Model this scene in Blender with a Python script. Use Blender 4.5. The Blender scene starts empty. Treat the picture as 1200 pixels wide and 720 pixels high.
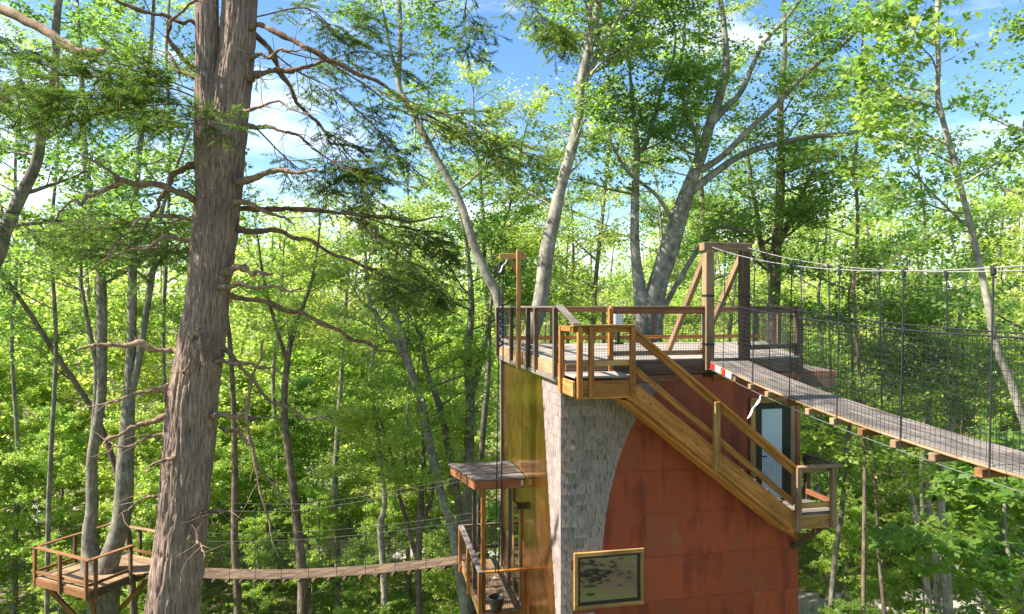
import bpy, math, random
import numpy as np
from mathutils import Matrix, Vector

R = math.radians
scene = bpy.context.scene
COL = scene.collection

# ------------------------------------------------------------------ camera
cam_d = bpy.data.cameras.new('camera')
cam_d.sensor_width = 36.0
cam_d.lens = 24.0
cam_d.clip_start = 0.05
cam_d.clip_end = 3000
cam = bpy.data.objects.new('camera', cam_d)
COL.objects.link(cam)
cam.location = (0, 0, 1.0)
cam.rotation_euler = (R(90), 0, 0)
scene.camera = cam

# ------------------------------------------------------------------ sky and sun
SUN_TO = Vector((-0.95, -0.195, 1.02)).normalized()      # towards the sun
SUN_EL = math.asin(SUN_TO.z)
world = bpy.data.worlds.new('World')
scene.world = world
world.use_nodes = True
wn, wl = world.node_tree.nodes, world.node_tree.links
wn.clear()
w_out = wn.new('ShaderNodeOutputWorld')
w_bg = wn.new('ShaderNodeBackground')
w_bg.inputs['Strength'].default_value = 0.088
sky = wn.new('ShaderNodeTexSky')
sky.sky_type = 'NISHITA'
sky.sun_disc = False
sky.sun_elevation = SUN_EL
sky.sun_rotation = math.atan2(SUN_TO.x, SUN_TO.y)
sky.air_density = 1.0
sky.dust_density = 0.6
sky.ozone_density = 1.6
w_tc = wn.new('ShaderNodeTexCoord')
w_map = wn.new('ShaderNodeMapping')
w_map.inputs['Scale'].default_value = (1.6, 1.6, 5.5)
w_map.inputs['Location'].default_value = (3.1, 0.4, 0.0)
w_noise = wn.new('ShaderNodeTexNoise')
w_noise.inputs['Scale'].default_value = 1.7
w_noise.inputs['Detail'].default_value = 7
w_noise.inputs['Roughness'].default_value = 0.58
w_ramp = wn.new('ShaderNodeValToRGB')
w_ramp.color_ramp.elements[0].position = 0.48
w_ramp.color_ramp.elements[0].color = (0, 0, 0, 1)
w_ramp.color_ramp.elements[1].position = 0.74
w_ramp.color_ramp.elements[1].color = (0.9, 0.9, 0.9, 1)
w_mix = wn.new('ShaderNodeMix')
w_mix.data_type = 'RGBA'
w_mix.inputs['B'].default_value = (7.6, 7.9, 8.3, 1)
wl.new(w_tc.outputs['Generated'], w_map.inputs['Vector'])
wl.new(w_map.outputs['Vector'], w_noise.inputs['Vector'])
wl.new(w_noise.outputs['Fac'], w_ramp.inputs['Fac'])
wl.new(w_ramp.outputs['Color'], w_mix.inputs['Factor'])
w_hsv = wn.new('ShaderNodeHueSaturation')
w_hsv.inputs['Saturation'].default_value = 1.22
w_hsv.inputs['Value'].default_value = 0.92
wl.new(sky.outputs['Color'], w_hsv.inputs['Color'])
wl.new(w_hsv.outputs['Color'], w_mix.inputs['A'])
wl.new(w_mix.outputs['Result'], w_bg.inputs['Color'])
wl.new(w_bg.outputs['Background'], w_out.inputs['Surface'])

sun_d = bpy.data.lights.new('sun', 'SUN')
sun_d.energy = 4.5
sun_d.angle = R(0.5)
sun_d.color = (1.0, 0.93, 0.82)
sun = bpy.data.objects.new('sun', sun_d)
COL.objects.link(sun)
sun.rotation_euler = SUN_TO.to_track_quat('Z', 'Y').to_euler()

scene.view_settings.view_transform = 'Standard'
scene.view_settings.look = 'None'
scene.view_settings.exposure = 1.74
scene.view_settings.gamma = 1.0
scene.view_settings.use_curve_mapping = False
scene.cycles.max_bounces = 8
scene.cycles.diffuse_bounces = 5
scene.cycles.glossy_bounces = 3
scene.cycles.transmission_bounces = 5
scene.cycles.caustics_reflective = False
scene.cycles.caustics_refractive = False
scene.cycles.sample_clamp_indirect = 6.0

# ------------------------------------------------------------------ small helpers
F = 800.0
def P(px, py, d):
    """A point of the place: the photograph's direction at a chosen real distance d."""
    return np.array([(px - 600.0) / F * d, d, 1.0 - (py - 360.0) / F * d])

W = {}          # world matrices of everything built
def place(o, M, parent=None):
    W[o.name] = M.copy()
    if parent is not None:
        o.parent = parent
        o.matrix_basis = W[parent.name].inverted() @ M
    else:
        o.matrix_basis = M
    COL.objects.link(o)
    return o

def tag(o, label=None, cat=None, group=None, kind=None):
    if label: o['label'] = label
    if cat: o['category'] = cat
    if group: o['group'] = group
    if kind: o['kind'] = kind
    return o

def thing(name, loc, label, cat, group=None):
    o = bpy.data.objects.new(name, None)
    o.empty_display_size = 0.2
    place(o, Matrix.Translation(Vector(loc)))
    return tag(o, label, cat, group)

def new_mesh(name, verts, faces, smooth=False):
    me = bpy.data.meshes.new(name)
    me.from_pydata([tuple(v) for v in verts], [], faces)
    if smooth:
        me.polygons.foreach_set('use_smooth', [True] * len(me.polygons))
    return me

def mesh_np(name, verts, quads, tint=None, smooth=False):
    """Fast mesh of quads (or tris) from numpy arrays, with a per-face tint."""
    verts = np.asarray(verts, dtype=np.float32)
    quads = np.asarray(quads, dtype=np.int32)
    k = quads.shape[1]
    me = bpy.data.meshes.new(name)
    me.vertices.add(len(verts))
    me.vertices.foreach_set('co', verts.ravel())
    me.loops.add(quads.size)
    me.loops.foreach_set('vertex_index', quads.ravel())
    me.polygons.add(len(quads))
    me.polygons.foreach_set('loop_start', np.arange(0, quads.size, k, dtype=np.int32))
    me.polygons.foreach_set('loop_total', np.full(len(quads), k, dtype=np.int32))
    if smooth:
        me.polygons.foreach_set('use_smooth', np.ones(len(quads), dtype=bool))
    if tint is not None:
        a = me.attributes.new('tint', 'FLOAT', 'FACE')
        a.data.foreach_set('value', np.asarray(tint, dtype=np.float32))
    me.update(calc_edges=True)
    return me

def obj(name, me, mat, parent=None, M=None, label=None):
    o = bpy.data.objects.new(name, me)
    if mat is not None:
        if len(me.materials) == 0:
            me.materials.append(mat)
    place(o, M if M is not None else (W[parent.name] if parent is not None else Matrix()), parent)
    if label: o['label'] = label
    return o

# chamfered box topology
def _chamfer_topology():
    corners = [(x, y, z) for x in (-1, 1) for y in (-1, 1) for z in (-1, 1)]
    vid = {}
    for c in corners:
        for a in range(3):
            vid[(c, a)] = len(vid)
    faces = []
    for a in range(3):
        for s in (-1, 1):
            cs = [c for c in corners if c[a] == s]
            b, d = [i for i in range(3) if i != a]
            cs.sort(key=lambda c: math.atan2(c[d], c[b]))
            faces.append([vid[(c, a)] for c in cs])
    for a in range(3):
        for b in range(a + 1, 3):
            c_ = 3 - a - b
            for sa in (-1, 1):
                for sb in (-1, 1):
                    lo = [0, 0, 0]; lo[a] = sa; lo[b] = sb; lo[c_] = -1
                    hi = list(lo); hi[c_] = 1
                    lo, hi = tuple(lo), tuple(hi)
                    faces.append([vid[(lo, a)], vid[(hi, a)], vid[(hi, b)], vid[(lo, b)]])
    for c in corners:
        faces.append([vid[(c, 0)], vid[(c, 1)], vid[(c, 2)]])
    pos = {}
    for (c, a), i in vid.items():
        pos[i] = (c, a)
    def vert(i, hx, hy, hz, ch):
        c, a = pos[i]
        h = [hx, hy, hz]
        return tuple(c[k] * (h[k] if k == a else h[k] - ch) for k in range(3))
    test = [Vector(vert(i, 1, 1, 1, .2)) for i in range(24)]
    out = []
    for f in faces:
        n = (test[f[1]] - test[f[0]]).cross(test[f[2]] - test[f[0]])
        m = sum((test[i] for i in f), Vector()) / len(f)
        out.append(f if n.dot(m) > 0 else f[::-1])
    return vert, out
_cv, _cf = _chamfer_topology()
_box_cache = {}
def box_mesh(lx, ly, lz, mat, ch=0.006):
    key = (round(lx, 3), round(ly, 3), round(lz, 3), mat.name, ch)
    if key not in _box_cache:
        c = min(ch, lx * .3, ly * .3, lz * .3)
        me = bpy.data.meshes.new('board')
        me.from_pydata([_cv(i, lx / 2, ly / 2, lz / 2, c) for i in range(24)], [], _cf)
        me.materials.append(mat)
        _box_cache[key] = me
    return _box_cache[key]

def frame_along(p0, p1, ref=(0, 0, 1)):
    p0, p1 = Vector(p0), Vector(p1)
    x = (p1 - p0).normalized()
    z = Vector(ref)
    z = z - x * z.dot(x)
    if z.length < 1e-4:
        z = Vector((0, 1, 0)) - x * x.y
    z.normalize()
    y = z.cross(x)
    M = Matrix((x, y, z)).transposed().to_4x4()
    M.translation = (p0 + p1) / 2
    return M, (p1 - p0).length

def board(name, p0, p1, w, h, mat, parent, ref=(0, 0, 1), ch=0.006, label=None):
    """A piece of timber from p0 to p1; h measured along ref, w across it."""
    M, L = frame_along(p0, p1, ref)
    o = bpy.data.objects.new(name, box_mesh(L, w, h, mat, ch))
    place(o, M, parent)
    if label: o['label'] = label
    return o

# several boards in one mesh (a frame), in world space turned to the parent's space
def joined_boards(specs, ch=0.006):
    V, Fc = [], []
    for p0, p1, w, h, ref in specs:
        M, L = frame_along(p0, p1, ref)
        b = len(V)
        V += [M @ Vector(_cv(i, L / 2, w / 2, h / 2, min(ch, w * .3, h * .3))) for i in range(24)]
        Fc += [[b + i for i in f] for f in _cf]
    return V, Fc

def local_mesh(name, V, Fc, M, smooth=False):
    Mi = M.inverted()
    return new_mesh(name, [Mi @ Vector(v) for v in V], Fc, smooth)

# tubes -------------------------------------------------------------------
def resample(pts, n):
    """Catmull-Rom through the rows of pts (any number of columns)."""
    p = np.asarray(pts, dtype=float)
    m = len(p)
    if m == 2:
        t = np.linspace(0, 1, n)[:, None]
        return p[0] * (1 - t) + p[1] * t
    q = np.vstack([2 * p[0] - p[1], p, 2 * p[-1] - p[-2]])
    t = np.linspace(0, m - 1 - 1e-9, n)
    i = t.astype(int)
    f = (t - i)[:, None]
    a, b, c, d = q[i], q[i + 1], q[i + 2], q[i + 3]
    return 0.5 * (2 * b + (c - a) * f + (2 * a - 5 * b + 4 * c - d) * f ** 2 + (3 * b - a - 3 * c + d) * f ** 3)

def tube(path, rad, sides):
    """Vertices and quads of a tube round a path."""
    path = np.asarray(path, dtype=float)
    n = len(path)
    rad = np.broadcast_to(np.asarray(rad, dtype=float), (n,))
    tan = np.gradient(path, axis=0)
    tan /= np.linalg.norm(tan, axis=1)[:, None] + 1e-12
    mean = tan.mean(axis=0)
    ref = np.array([0, 0, 1.0]) if abs(mean[2]) < 0.75 * np.linalg.norm(mean) else np.array([1.0, 0, 0])
    a = np.cross(tan, ref)
    a /= np.linalg.norm(a, axis=1)[:, None] + 1e-12
    b = np.cross(tan, a)
    th = np.arange(sides) * 2 * math.pi / sides
    ring = a[:, None, :] * np.cos(th)[None, :, None] + b[:, None, :] * np.sin(th)[None, :, None]
    V = path[:, None, :] + ring * rad[:, None, None]
    i = np.arange(n - 1)[:, None] * sides
    j = np.arange(sides)[None, :]
    jn = (j + 1) % sides
    Q = np.stack([i + j, i + jn, i + sides + jn, i + sides + j], axis=-1).reshape(-1, 4)
    return V.reshape(-1, 3), Q

class Wood:
    def __init__(self): self.V, self.Q, self.n = [], [], 0
    def add(self, path, rad, sides):
        v, q = tube(path, rad, sides)
        self.V.append(v); self.Q.append(q + self.n); self.n += len(v)
    def mesh(self, name, origin=(0, 0, 0), smooth=True):
        return mesh_np(name, np.vstack(self.V) - np.asarray(origin), np.vstack(self.Q), smooth=smooth)

# ------------------------------------------------------------------ materials
def _mat(name):
    m = bpy.data.materials.new(name)
    m.use_nodes = True
    n = m.node_tree.nodes
    n.clear()
    out = n.new('ShaderNodeOutputMaterial')
    b = n.new('ShaderNodeBsdfPrincipled')
    m.node_tree.links.new(b.outputs[0], out.inputs['Surface'])
    return m, n, m.node_tree.links, b, out

def _ramp(n, stops):
    r = n.new('ShaderNodeValToRGB')
    e = r.color_ramp.elements
    while len(e) < len(stops): e.new(0.5)
    for k, (p, c) in enumerate(stops):
        e[k].position = p
        e[k].color = (c[0], c[1], c[2], 1)
    return r

def _coords(n, l, scale, rnd=31.0):
    tc = n.new('ShaderNodeTexCoord')
    oi = n.new('ShaderNodeObjectInfo')
    mul = n.new('ShaderNodeMath'); mul.operation = 'MULTIPLY'; mul.inputs[1].default_value = rnd
    l.new(oi.outputs['Random'], mul.inputs[0])
    add = n.new('ShaderNodeVectorMath'); add.operation = 'ADD'
    l.new(tc.outputs['Object'], add.inputs[0])
    l.new(mul.outputs[0], add.inputs[1])
    mp = n.new('ShaderNodeMapping')
    mp.inputs['Scale'].default_value = scale
    l.new(add.outputs[0], mp.inputs['Vector'])
    return mp, oi, add

def _noise(n, l, vec, scale, detail=5, rough=0.6):
    t = n.new('ShaderNodeTexNoise')
    t.inputs['Scale'].default_value = scale
    t.inputs['Detail'].default_value = detail
    t.inputs['Roughness'].default_value = rough
    l.new(vec, t.inputs['Vector'])
    return t

def _bump(n, l, b, height, strength, dist):
    bp = n.new('ShaderNodeBump')
    bp.inputs['Strength'].default_value = strength
    bp.inputs['Distance'].default_value = dist
    l.new(height, bp.inputs['Height'])
    l.new(bp.outputs[0], b.inputs['Normal'])

def wood_mat(name, c0, c1, c2, rough=0.7, vary=0.35):
    """Sawn timber: grain along the piece's own long (X) axis, a few knots, each piece a little different."""
    m, n, l, b, out = _mat(name)
    mp, oi, add = _coords(n, l, (1.3, 26, 26))
    g = _noise(n, l, mp.outputs[0], 1.0, 6, 0.65)
    r = _ramp(n, [(0.30, c0), (0.52, c1), (0.72, c2)])
    l.new(g.outputs['Fac'], r.inputs['Fac'])
    mp2 = n.new('ShaderNodeMapping'); mp2.inputs['Scale'].default_value = (1.1, 3.5, 3.5)
    l.new(add.outputs[0], mp2.inputs['Vector'])
    s = _noise(n, l, mp2.outputs[0], 1.0, 4, 0.6)
    sr = _ramp(n, [(0.30, (0.62, 0.60, 0.60)), (0.62, (1.1, 1.08, 1.05))])
    l.new(s.outputs['Fac'], sr.inputs['Fac'])
    mx = n.new('ShaderNodeMix'); mx.data_type = 'RGBA'; mx.blend_type = 'MULTIPLY'; mx.inputs['Factor'].default_value = 1
    l.new(r.outputs['Color'], mx.inputs['A']); l.new(sr.outputs['Color'], mx.inputs['B'])
    # knots
    mp3 = n.new('ShaderNodeMapping'); mp3.inputs['Scale'].default_value = (2.4, 7, 7)
    l.new(add.outputs[0], mp3.inputs['Vector'])
    vo = n.new('ShaderNodeTexVoronoi'); vo.inputs['Scale'].default_value = 1.0
    l.new(mp3.outputs[0], vo.inputs['Vector'])
    kr = _ramp(n, [(0.05, (0.30, 0.22, 0.16)), (0.13, (1, 1, 1))])
    l.new(vo.outputs['Distance'], kr.inputs['Fac'])
    mk = n.new('ShaderNodeMix'); mk.data_type = 'RGBA'; mk.blend_type = 'MULTIPLY'; mk.inputs['Factor'].default_value = 0.8
    l.new(mx.outputs['Result'], mk.inputs['A']); l.new(kr.outputs['Color'], mk.inputs['B'])
    hsv = n.new('ShaderNodeHueSaturation')
    mr = n.new('ShaderNodeMapRange')
    mr.inputs['To Min'].default_value = 1 - vary; mr.inputs['To Max'].default_value = 1 + vary
    l.new(oi.outputs['Random'], mr.inputs['Value'])
    l.new(mr.outputs[0], hsv.inputs['Value'])
    l.new(mk.outputs['Result'], hsv.inputs['Color'])
    l.new(hsv.outputs[0], b.inputs['Base Color'])
    b.inputs['Roughness'].default_value = rough
    b.inputs['Specular IOR Level'].default_value = 0.25
    _bump(n, l, b, g.outputs['Fac'], 0.35, 0.004)
    return m

def plain_mat(name, c, rough=0.5, metal=0.0, spec=0.4, nscale=20, namt=0.25):
    m, n, l, b, out = _mat(name)
    mp, oi, add = _coords(n, l, (1, 1, 1))
    g = _noise(n, l, mp.outputs[0], nscale, 4, 0.6)
    d = [max(0, x * (1 - namt)) for x in c]; u = [x * (1 + namt) for x in c]
    r = _ramp(n, [(0.3, d), (0.7, u)])
    l.new(g.outputs['Fac'], r.inputs['Fac'])
    l.new(r.outputs['Color'], b.inputs['Base Color'])
    b.inputs['Roughness'].default_value = rough
    b.inputs['Metallic'].default_value = metal
    b.inputs['Specular IOR Level'].default_value = spec
    return m

def copper_mat(name, stops, rough, metal, streak=(3.5, 3.5, 0.55), bump=0.0):
    m, n, l, b, out = _mat(name)
    oi = n.new('ShaderNodeObjectInfo')
    geo = n.new('ShaderNodeNewGeometry')
    add = n.new('ShaderNodeVectorMath'); add.operation = 'ADD'
    l.new(geo.outputs['Position'], add.inputs[0])
    jit = n.new('ShaderNodeMath'); jit.operation = 'MULTIPLY'; jit.inputs[1].default_value = 0.22
    l.new(oi.outputs['Random'], jit.inputs[0]); l.new(jit.outputs[0], add.inputs[1])
    mp = n.new('ShaderNodeMapping'); mp.inputs['Scale'].default_value = streak
    l.new(add.outputs[0], mp.inputs['Vector'])
    g = _noise(n, l, mp.outputs[0], 1.0, 4, 0.5)
    mp2 = n.new('ShaderNodeMapping'); mp2.inputs['Scale'].default_value = (0.7, 0.7, 0.8)
    l.new(add.outputs[0], mp2.inputs['Vector'])
    g2 = _noise(n, l, mp2.outputs[0], 1.2, 3, 0.5)
    av = n.new('ShaderNodeMath'); av.operation = 'ADD'
    l.new(g.outputs['Fac'], av.inputs[0]); l.new(g2.outputs['Fac'], av.inputs[1])
    hf = n.new('ShaderNodeMath'); hf.operation = 'MULTIPLY'; hf.inputs[1].default_value = 0.5
    l.new(av.outputs[0], hf.inputs[0])
    r = _ramp(n, stops)
    l.new(hf.outputs[0], r.inputs['Fac'])
    fine = _noise(n, l, add.outputs[0], 55, 3, 0.6)
    fr = _ramp(n, [(0.35, (0.82, 0.82, 0.82)), (0.65, (1.12, 1.12, 1.12))])
    l.new(fine.outputs['Fac'], fr.inputs['Fac'])
    mx = n.new('ShaderNodeMix'); mx.data_type = 'RGBA'; mx.blend_type = 'MULTIPLY'; mx.inputs['Factor'].default_value = 1
    l.new(r.outputs['Color'], mx.inputs['A']); l.new(fr.outputs['Color'], mx.inputs['B'])
    hsv = n.new('ShaderNodeHueSaturation')
    mr = n.new('ShaderNodeMapRange'); mr.inputs['To Min'].default_value = 0.86; mr.inputs['To Max'].default_value = 1.14
    l.new(oi.outputs['Random'], mr.inputs['Value']); l.new(mr.outputs[0], hsv.inputs['Value'])
    l.new(mx.outputs['Result'], hsv.inputs['Color'])
    l.new(hsv.outputs[0], b.inputs['Base Color'])
    b.inputs['Metallic'].default_value = metal
    rr = n.new('ShaderNodeMapRange'); rr.inputs['To Min'].default_value = rough - .1; rr.inputs['To Max'].default_value = rough + .12
    l.new(g.outputs['Fac'], rr.inputs['Value']); l.new(rr.outputs[0], b.inputs['Roughness'])
    if bump:
        wmp = n.new('ShaderNodeMapping'); wmp.inputs['Scale'].default_value = (2.2, 2.2, .8)
        l.new(add.outputs[0], wmp.inputs['Vector'])
        wv = _noise(n, l, wmp.outputs[0], 2.6, 3, 0.5)
        _bump(n, l, b, wv.outputs['Fac'], bump, 0.03)
    return m

def shingle_mat(name):
    m, n, l, b, out = _mat(name)
    mp, oi, add = _coords(n, l, (40, 40, 6.5), 57)
    g = _noise(n, l, mp.outputs[0], 1.0, 4, 0.55)
    r = _ramp(n, [(0.35, (0.085, 0.070, 0.062)), (0.43, (0.245, 0.192, 0.175)), (0.75, (0.325, 0.262, 0.24))])
    l.new(g.outputs['Fac'], r.inputs['Fac'])
    hsv = n.new('ShaderNodeHueSaturation')
    mr = n.new('ShaderNodeMapRange'); mr.inputs['To Min'].default_value = 0.84; mr.inputs['To Max'].default_value = 1.16
    l.new(oi.outputs['Random'], mr.inputs['Value']); l.new(mr.outputs[0], hsv.inputs['Value'])
    l.new(r.outputs['Color'], hsv.inputs['Color']); l.new(hsv.outputs[0], b.inputs['Base Color'])
    b.inputs['Roughness'].default_value = 0.85
    b.inputs['Specular IOR Level'].default_value = 0.2
    _bump(n, l, b, g.outputs['Fac'], 0.8, 0.012)
    return m

def bark_mat(name, c0, c1, c2, scale=(9, 9, 2.2), bump=0.6, dist=0.02, patch=0.35):
    m, n, l, b, out = _mat(name)
    mp, oi, add = _coords(n, l, scale)
    g = _noise(n, l, mp.outputs[0], 1.6, 7, 0.68)
    r = _ramp(n, [(0.32, c0), (0.5, c1), (0.70, c2)])
    l.new(g.outputs['Fac'], r.inputs['Fac'])
    p = _noise(n, l, add.outputs[0], 2.2, 5, 0.65)
    pr = _ramp(n, [(0.36, (1 - patch, 1 - patch, 1 - patch * .9)), (0.62, (1 + patch * .6, 1 + patch * .6, 1 + patch * .55))])
    l.new(p.outputs['Fac'], pr.inputs['Fac'])
    mx = n.new('ShaderNodeMix'); mx.data_type = 'RGBA'; mx.blend_type = 'MULTIPLY'; mx.inputs['Factor'].default_value = 1
    l.new(r.outputs['Color'], mx.inputs['A']); l.new(pr.outputs['Color'], mx.inputs['B'])
    l.new(mx.outputs['Result'], b.inputs['Base Color'])
    b.inputs['Roughness'].default_value = 0.9
    b.inputs['Specular IOR Level'].default_value = 0.15
    _bump(n, l, b, g.outputs['Fac'], bump, dist)
    return m

def leaf_mat(name, stops, trans, tmix=0.45, rough=0.42, spec=0.5):
    m = bpy.data.materials.new(name)
    m.use_nodes = True
    n, l = m.node_tree.nodes, m.node_tree.links
    n.clear()
    out = n.new('ShaderNodeOutputMaterial')
    b = n.new('ShaderNodeBsdfPrincipled')
    t = n.new('ShaderNodeBsdfTranslucent')
    mix = n.new('ShaderNodeMixShader'); mix.inputs[0].default_value = tmix
    at = n.new('ShaderNodeAttribute'); at.attribute_name = 'tint'
    oi = n.new('ShaderNodeObjectInfo')
    sub = n.new('ShaderNodeMath'); sub.operation = 'MULTIPLY_ADD'; sub.inputs[1].default_value = 0.26; sub.inputs[2].default_value = -0.13
    l.new(oi.outputs['Random'], sub.inputs[0])
    ad = n.new('ShaderNodeMath'); ad.operation = 'ADD'; ad.use_clamp = True
    l.new(at.outputs['Fac'], ad.inputs[0]); l.new(sub.outputs[0], ad.inputs[1])
    r = _ramp(n, stops)
    l.new(ad.outputs[0], r.inputs['Fac'])
    l.new(r.outputs['Color'], b.inputs['Base Color'])
    b.inputs['Roughness'].default_value = rough
    b.inputs['Specular IOR Level'].default_value = spec
    tm = n.new('ShaderNodeMix'); tm.data_type = 'RGBA'; tm.blend_type = 'MULTIPLY'; tm.inputs['Factor'].default_value = 1
    l.new(r.outputs['Color'], tm.inputs['A']); tm.inputs['B'].default_value = (*trans, 1)
    l.new(tm.outputs['Result'], t.inputs['Color'])
    l.new(b.outputs[0], mix.inputs[1]); l.new(t.outputs[0], mix.inputs[2])
    l.new(mix.outputs[0], out.inputs['Surface'])
    return m

MAT = {
    'stained': wood_mat('stained', (0.12, 0.055, 0.022), (0.21, 0.10, 0.042), (0.32, 0.16, 0.068), 0.75, 0.25),
    'cedar': wood_mat('cedar', (0.20, 0.075, 0.020), (0.43, 0.180, 0.045), (0.56, 0.27, 0.080), 0.62, 0.24),
    'treated': wood_mat('treated', (0.19, 0.10, 0.034), (0.39, 0.22, 0.075), (0.51, 0.31, 0.12), 0.7, 0.24),
    'aged': wood_mat('aged', (0.075, 0.050, 0.032), (0.125, 0.085, 0.056), (0.19, 0.135, 0.095), 0.8, 0.25),
    'aged_light': wood_mat('aged_light', (0.17, 0.108, 0.06), (0.27, 0.18, 0.105), (0.35, 0.245, 0.15), 0.8, 0.2),
    'grey_board': wood_mat('grey_board', (0.10, 0.084, 0.072), (0.17, 0.150, 0.133), (0.24, 0.218, 0.198), 0.85, 0.22),
    'deck': wood_mat('deck', (0.22, 0.19, 0.165), (0.33, 0.295, 0.265), (0.41, 0.38, 0.35), 0.8, 0.14),
    'red_brown': wood_mat('red_brown', (0.18, 0.062, 0.030), (0.30, 0.115, 0.055), (0.40, 0.17, 0.085), 0.65, 0.16),
    'copper': copper_mat('copper', [(0.30, (0.15, 0.034, 0.030)), (0.42, (0.22, 0.043, 0.034)), (0.50, (0.33, 0.066, 0.036)), (0.58, (0.27, 0.062, 0.042)), (0.70, (0.31, 0.105, 0.055)), (0.80, (0.21, 0.085, 0.06))], 0.40, 0.45, (4.2, 4.2, .45)),
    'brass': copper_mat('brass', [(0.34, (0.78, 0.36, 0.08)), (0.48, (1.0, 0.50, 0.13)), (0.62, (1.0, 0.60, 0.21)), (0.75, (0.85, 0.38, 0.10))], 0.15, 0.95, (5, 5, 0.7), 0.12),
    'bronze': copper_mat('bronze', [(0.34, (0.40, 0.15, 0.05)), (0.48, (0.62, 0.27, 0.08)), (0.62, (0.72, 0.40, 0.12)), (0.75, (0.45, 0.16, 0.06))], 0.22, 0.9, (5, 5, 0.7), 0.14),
    'shingle': shingle_mat('shingle'),
    'black_wire': plain_mat('black_wire', (0.018, 0.018, 0.019), 0.55),
    'black_rubber': plain_mat('black_rubber', (0.02, 0.02, 0.022), 0.45),
    'steel': plain_mat('steel', (0.55, 0.55, 0.54), 0.35, 0.9),
    'rope_pale': plain_mat('rope_pale', (0.22, 0.22, 0.215), 0.6, 0, .3, 60),
    'rope_dull': plain_mat('rope_dull', (0.13, 0.13, 0.125), 0.6, 0, .3, 60),
    'door_panel': plain_mat('door_panel', (0.42, 0.52, 0.58), 0.35, 0, .5, 3, 0.06),
    'black_frame': plain_mat('black_frame', (0.014, 0.014, 0.015), 0.35),
    'glass': plain_mat('glass', (0.012, 0.011, 0.010), 0.02, 0, 0.5, 2, 0.1),
    'red_tape': plain_mat('red_tape', (0.60, 0.025, 0.02), 0.4, 0, .5, 8, .1),
    'white_tape': plain_mat('white_tape', (0.75, 0.76, 0.78), 0.4, 0, .5, 8, .08),
    'white_cloth': plain_mat('white_cloth', (0.78, 0.78, 0.76), 0.75, 0, .2, 30, .1),
    'grey_box': plain_mat('grey_box', (0.50, 0.52, 0.54), 0.5, 0, .4, 6, .08),
    'wall_core': plain_mat('wall_core', (0.12, 0.05, 0.03), 0.7),
    'pine_bark': bark_mat('pine_bark', (0.115, 0.074, 0.056), (0.28, 0.195, 0.155), (0.42, 0.32, 0.265), (26, 26, 3.2), 1.0, 0.035, 0.25),
    'pine_branch': bark_mat('pine_branch', (0.085, 0.05, 0.032), (0.17, 0.10, 0.065), (0.27, 0.18, 0.125), (14, 14, 14), 0.5, 0.01, 0.3),
    'dead_branch': bark_mat('dead_branch', (0.13, 0.080, 0.050), (0.24, 0.16, 0.105), (0.36, 0.265, 0.19), (14, 14, 14), 0.5, 0.008, 0.3),
    'beech_bark': bark_mat('beech_bark', (0.13, 0.12, 0.092), (0.24, 0.22, 0.175), (0.36, 0.335, 0.275), (4, 4, 3), 0.35, 0.01, 0.4),
    'grey_bark': bark_mat('grey_bark', (0.10, 0.090, 0.068), (0.19, 0.172, 0.132), (0.30, 0.275, 0.215), (8, 8, 3), 0.6, 0.015, 0.4),
    'brown_bark': bark_mat('brown_bark', (0.08, 0.060, 0.042), (0.155, 0.118, 0.086), (0.25, 0.195, 0.15), (10, 10, 3), 0.6, 0.015, 0.35),
    'pale_bark': bark_mat('pale_bark', (0.22, 0.18, 0.14), (0.36, 0.31, 0.25), (0.48, 0.43, 0.36), (6, 6, 3), 0.4, 0.01, 0.35),
}
MAT['glass'].node_tree.nodes['Principled BSDF'].inputs['IOR'].default_value = 2.5
G = [(0.0, (0.050, 0.112, 0.022)), (0.35, (0.100, 0.190, 0.034)), (0.65, (0.175, 0.260, 0.050)), (1.0, (0.27, 0.305, 0.080))]
MAT['leaf'] = leaf_mat('leaf', G, (2.1, 2.2, 1.5), 0.54)
MAT['leaf_lime'] = leaf_mat('leaf_lime', [(0.0, (0.080, 0.160, 0.026)), (0.4, (0.170, 0.272, 0.046)), (0.7, (0.255, 0.335, 0.066)), (1.0, (0.35, 0.365, 0.100))], (2.1, 2.2, 1.5), 0.56)
MAT['leaf_deep'] = leaf_mat('leaf_deep', [(0.0, (0.018, 0.050, 0.014)), (0.5, (0.036, 0.088, 0.018)), (1.0, (0.085, 0.15, 0.022))], (2.0, 2.3, 1.3), 0.42, 0.42, 0.45)
MAT['needle'] = leaf_mat('needle', [(0.0, (0.035, 0.075, 0.018)), (0.5, (0.080, 0.140, 0.028)), (1.0, (0.18, 0.24, 0.045))], (1.9, 2.0, 1.1), 0.42, 0.5, 0.3)

# ground material: litter, moss and low green
def ground_mat():
    m, n, l, b, out = _mat('forest_ground')
    tc = n.new('ShaderNodeTexCoord')
    g = _noise(n, l, tc.outputs['Object'], 0.22, 8, 0.7)
    r = _ramp(n, [(0.34, (0.11, 0.085, 0.05)), (0.46, (0.14, 0.125, 0.06)), (0.55, (0.12, 0.16, 0.04)), (0.72, (0.17, 0.22, 0.05))])
    l.new(g.outputs['Fac'], r.inputs['Fac'])
    f = _noise(n, l, tc.outputs['Object'], 9.0, 5, 0.7)
    fr = _ramp(n, [(0.3, (0.6, 0.6, 0.6)), (0.7, (1.3, 1.3, 1.25))])
    l.new(f.outputs['Fac'], fr.inputs['Fac'])
    mx = n.new('ShaderNodeMix'); mx.data_type = 'RGBA'; mx.blend_type = 'MULTIPLY'; mx.inputs['Factor'].default_value = 1
    l.new(r.outputs['Color'], mx.inputs['A']); l.new(fr.outputs['Color'], mx.inputs['B'])
    l.new(mx.outputs['Result'], b.inputs['Base Color'])
    b.inputs['Roughness'].default_value = 0.95
    _bump(n, l, b, f.outputs['Fac'], 0.6, 0.08)
    return m
MAT['ground'] = ground_mat()
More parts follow.
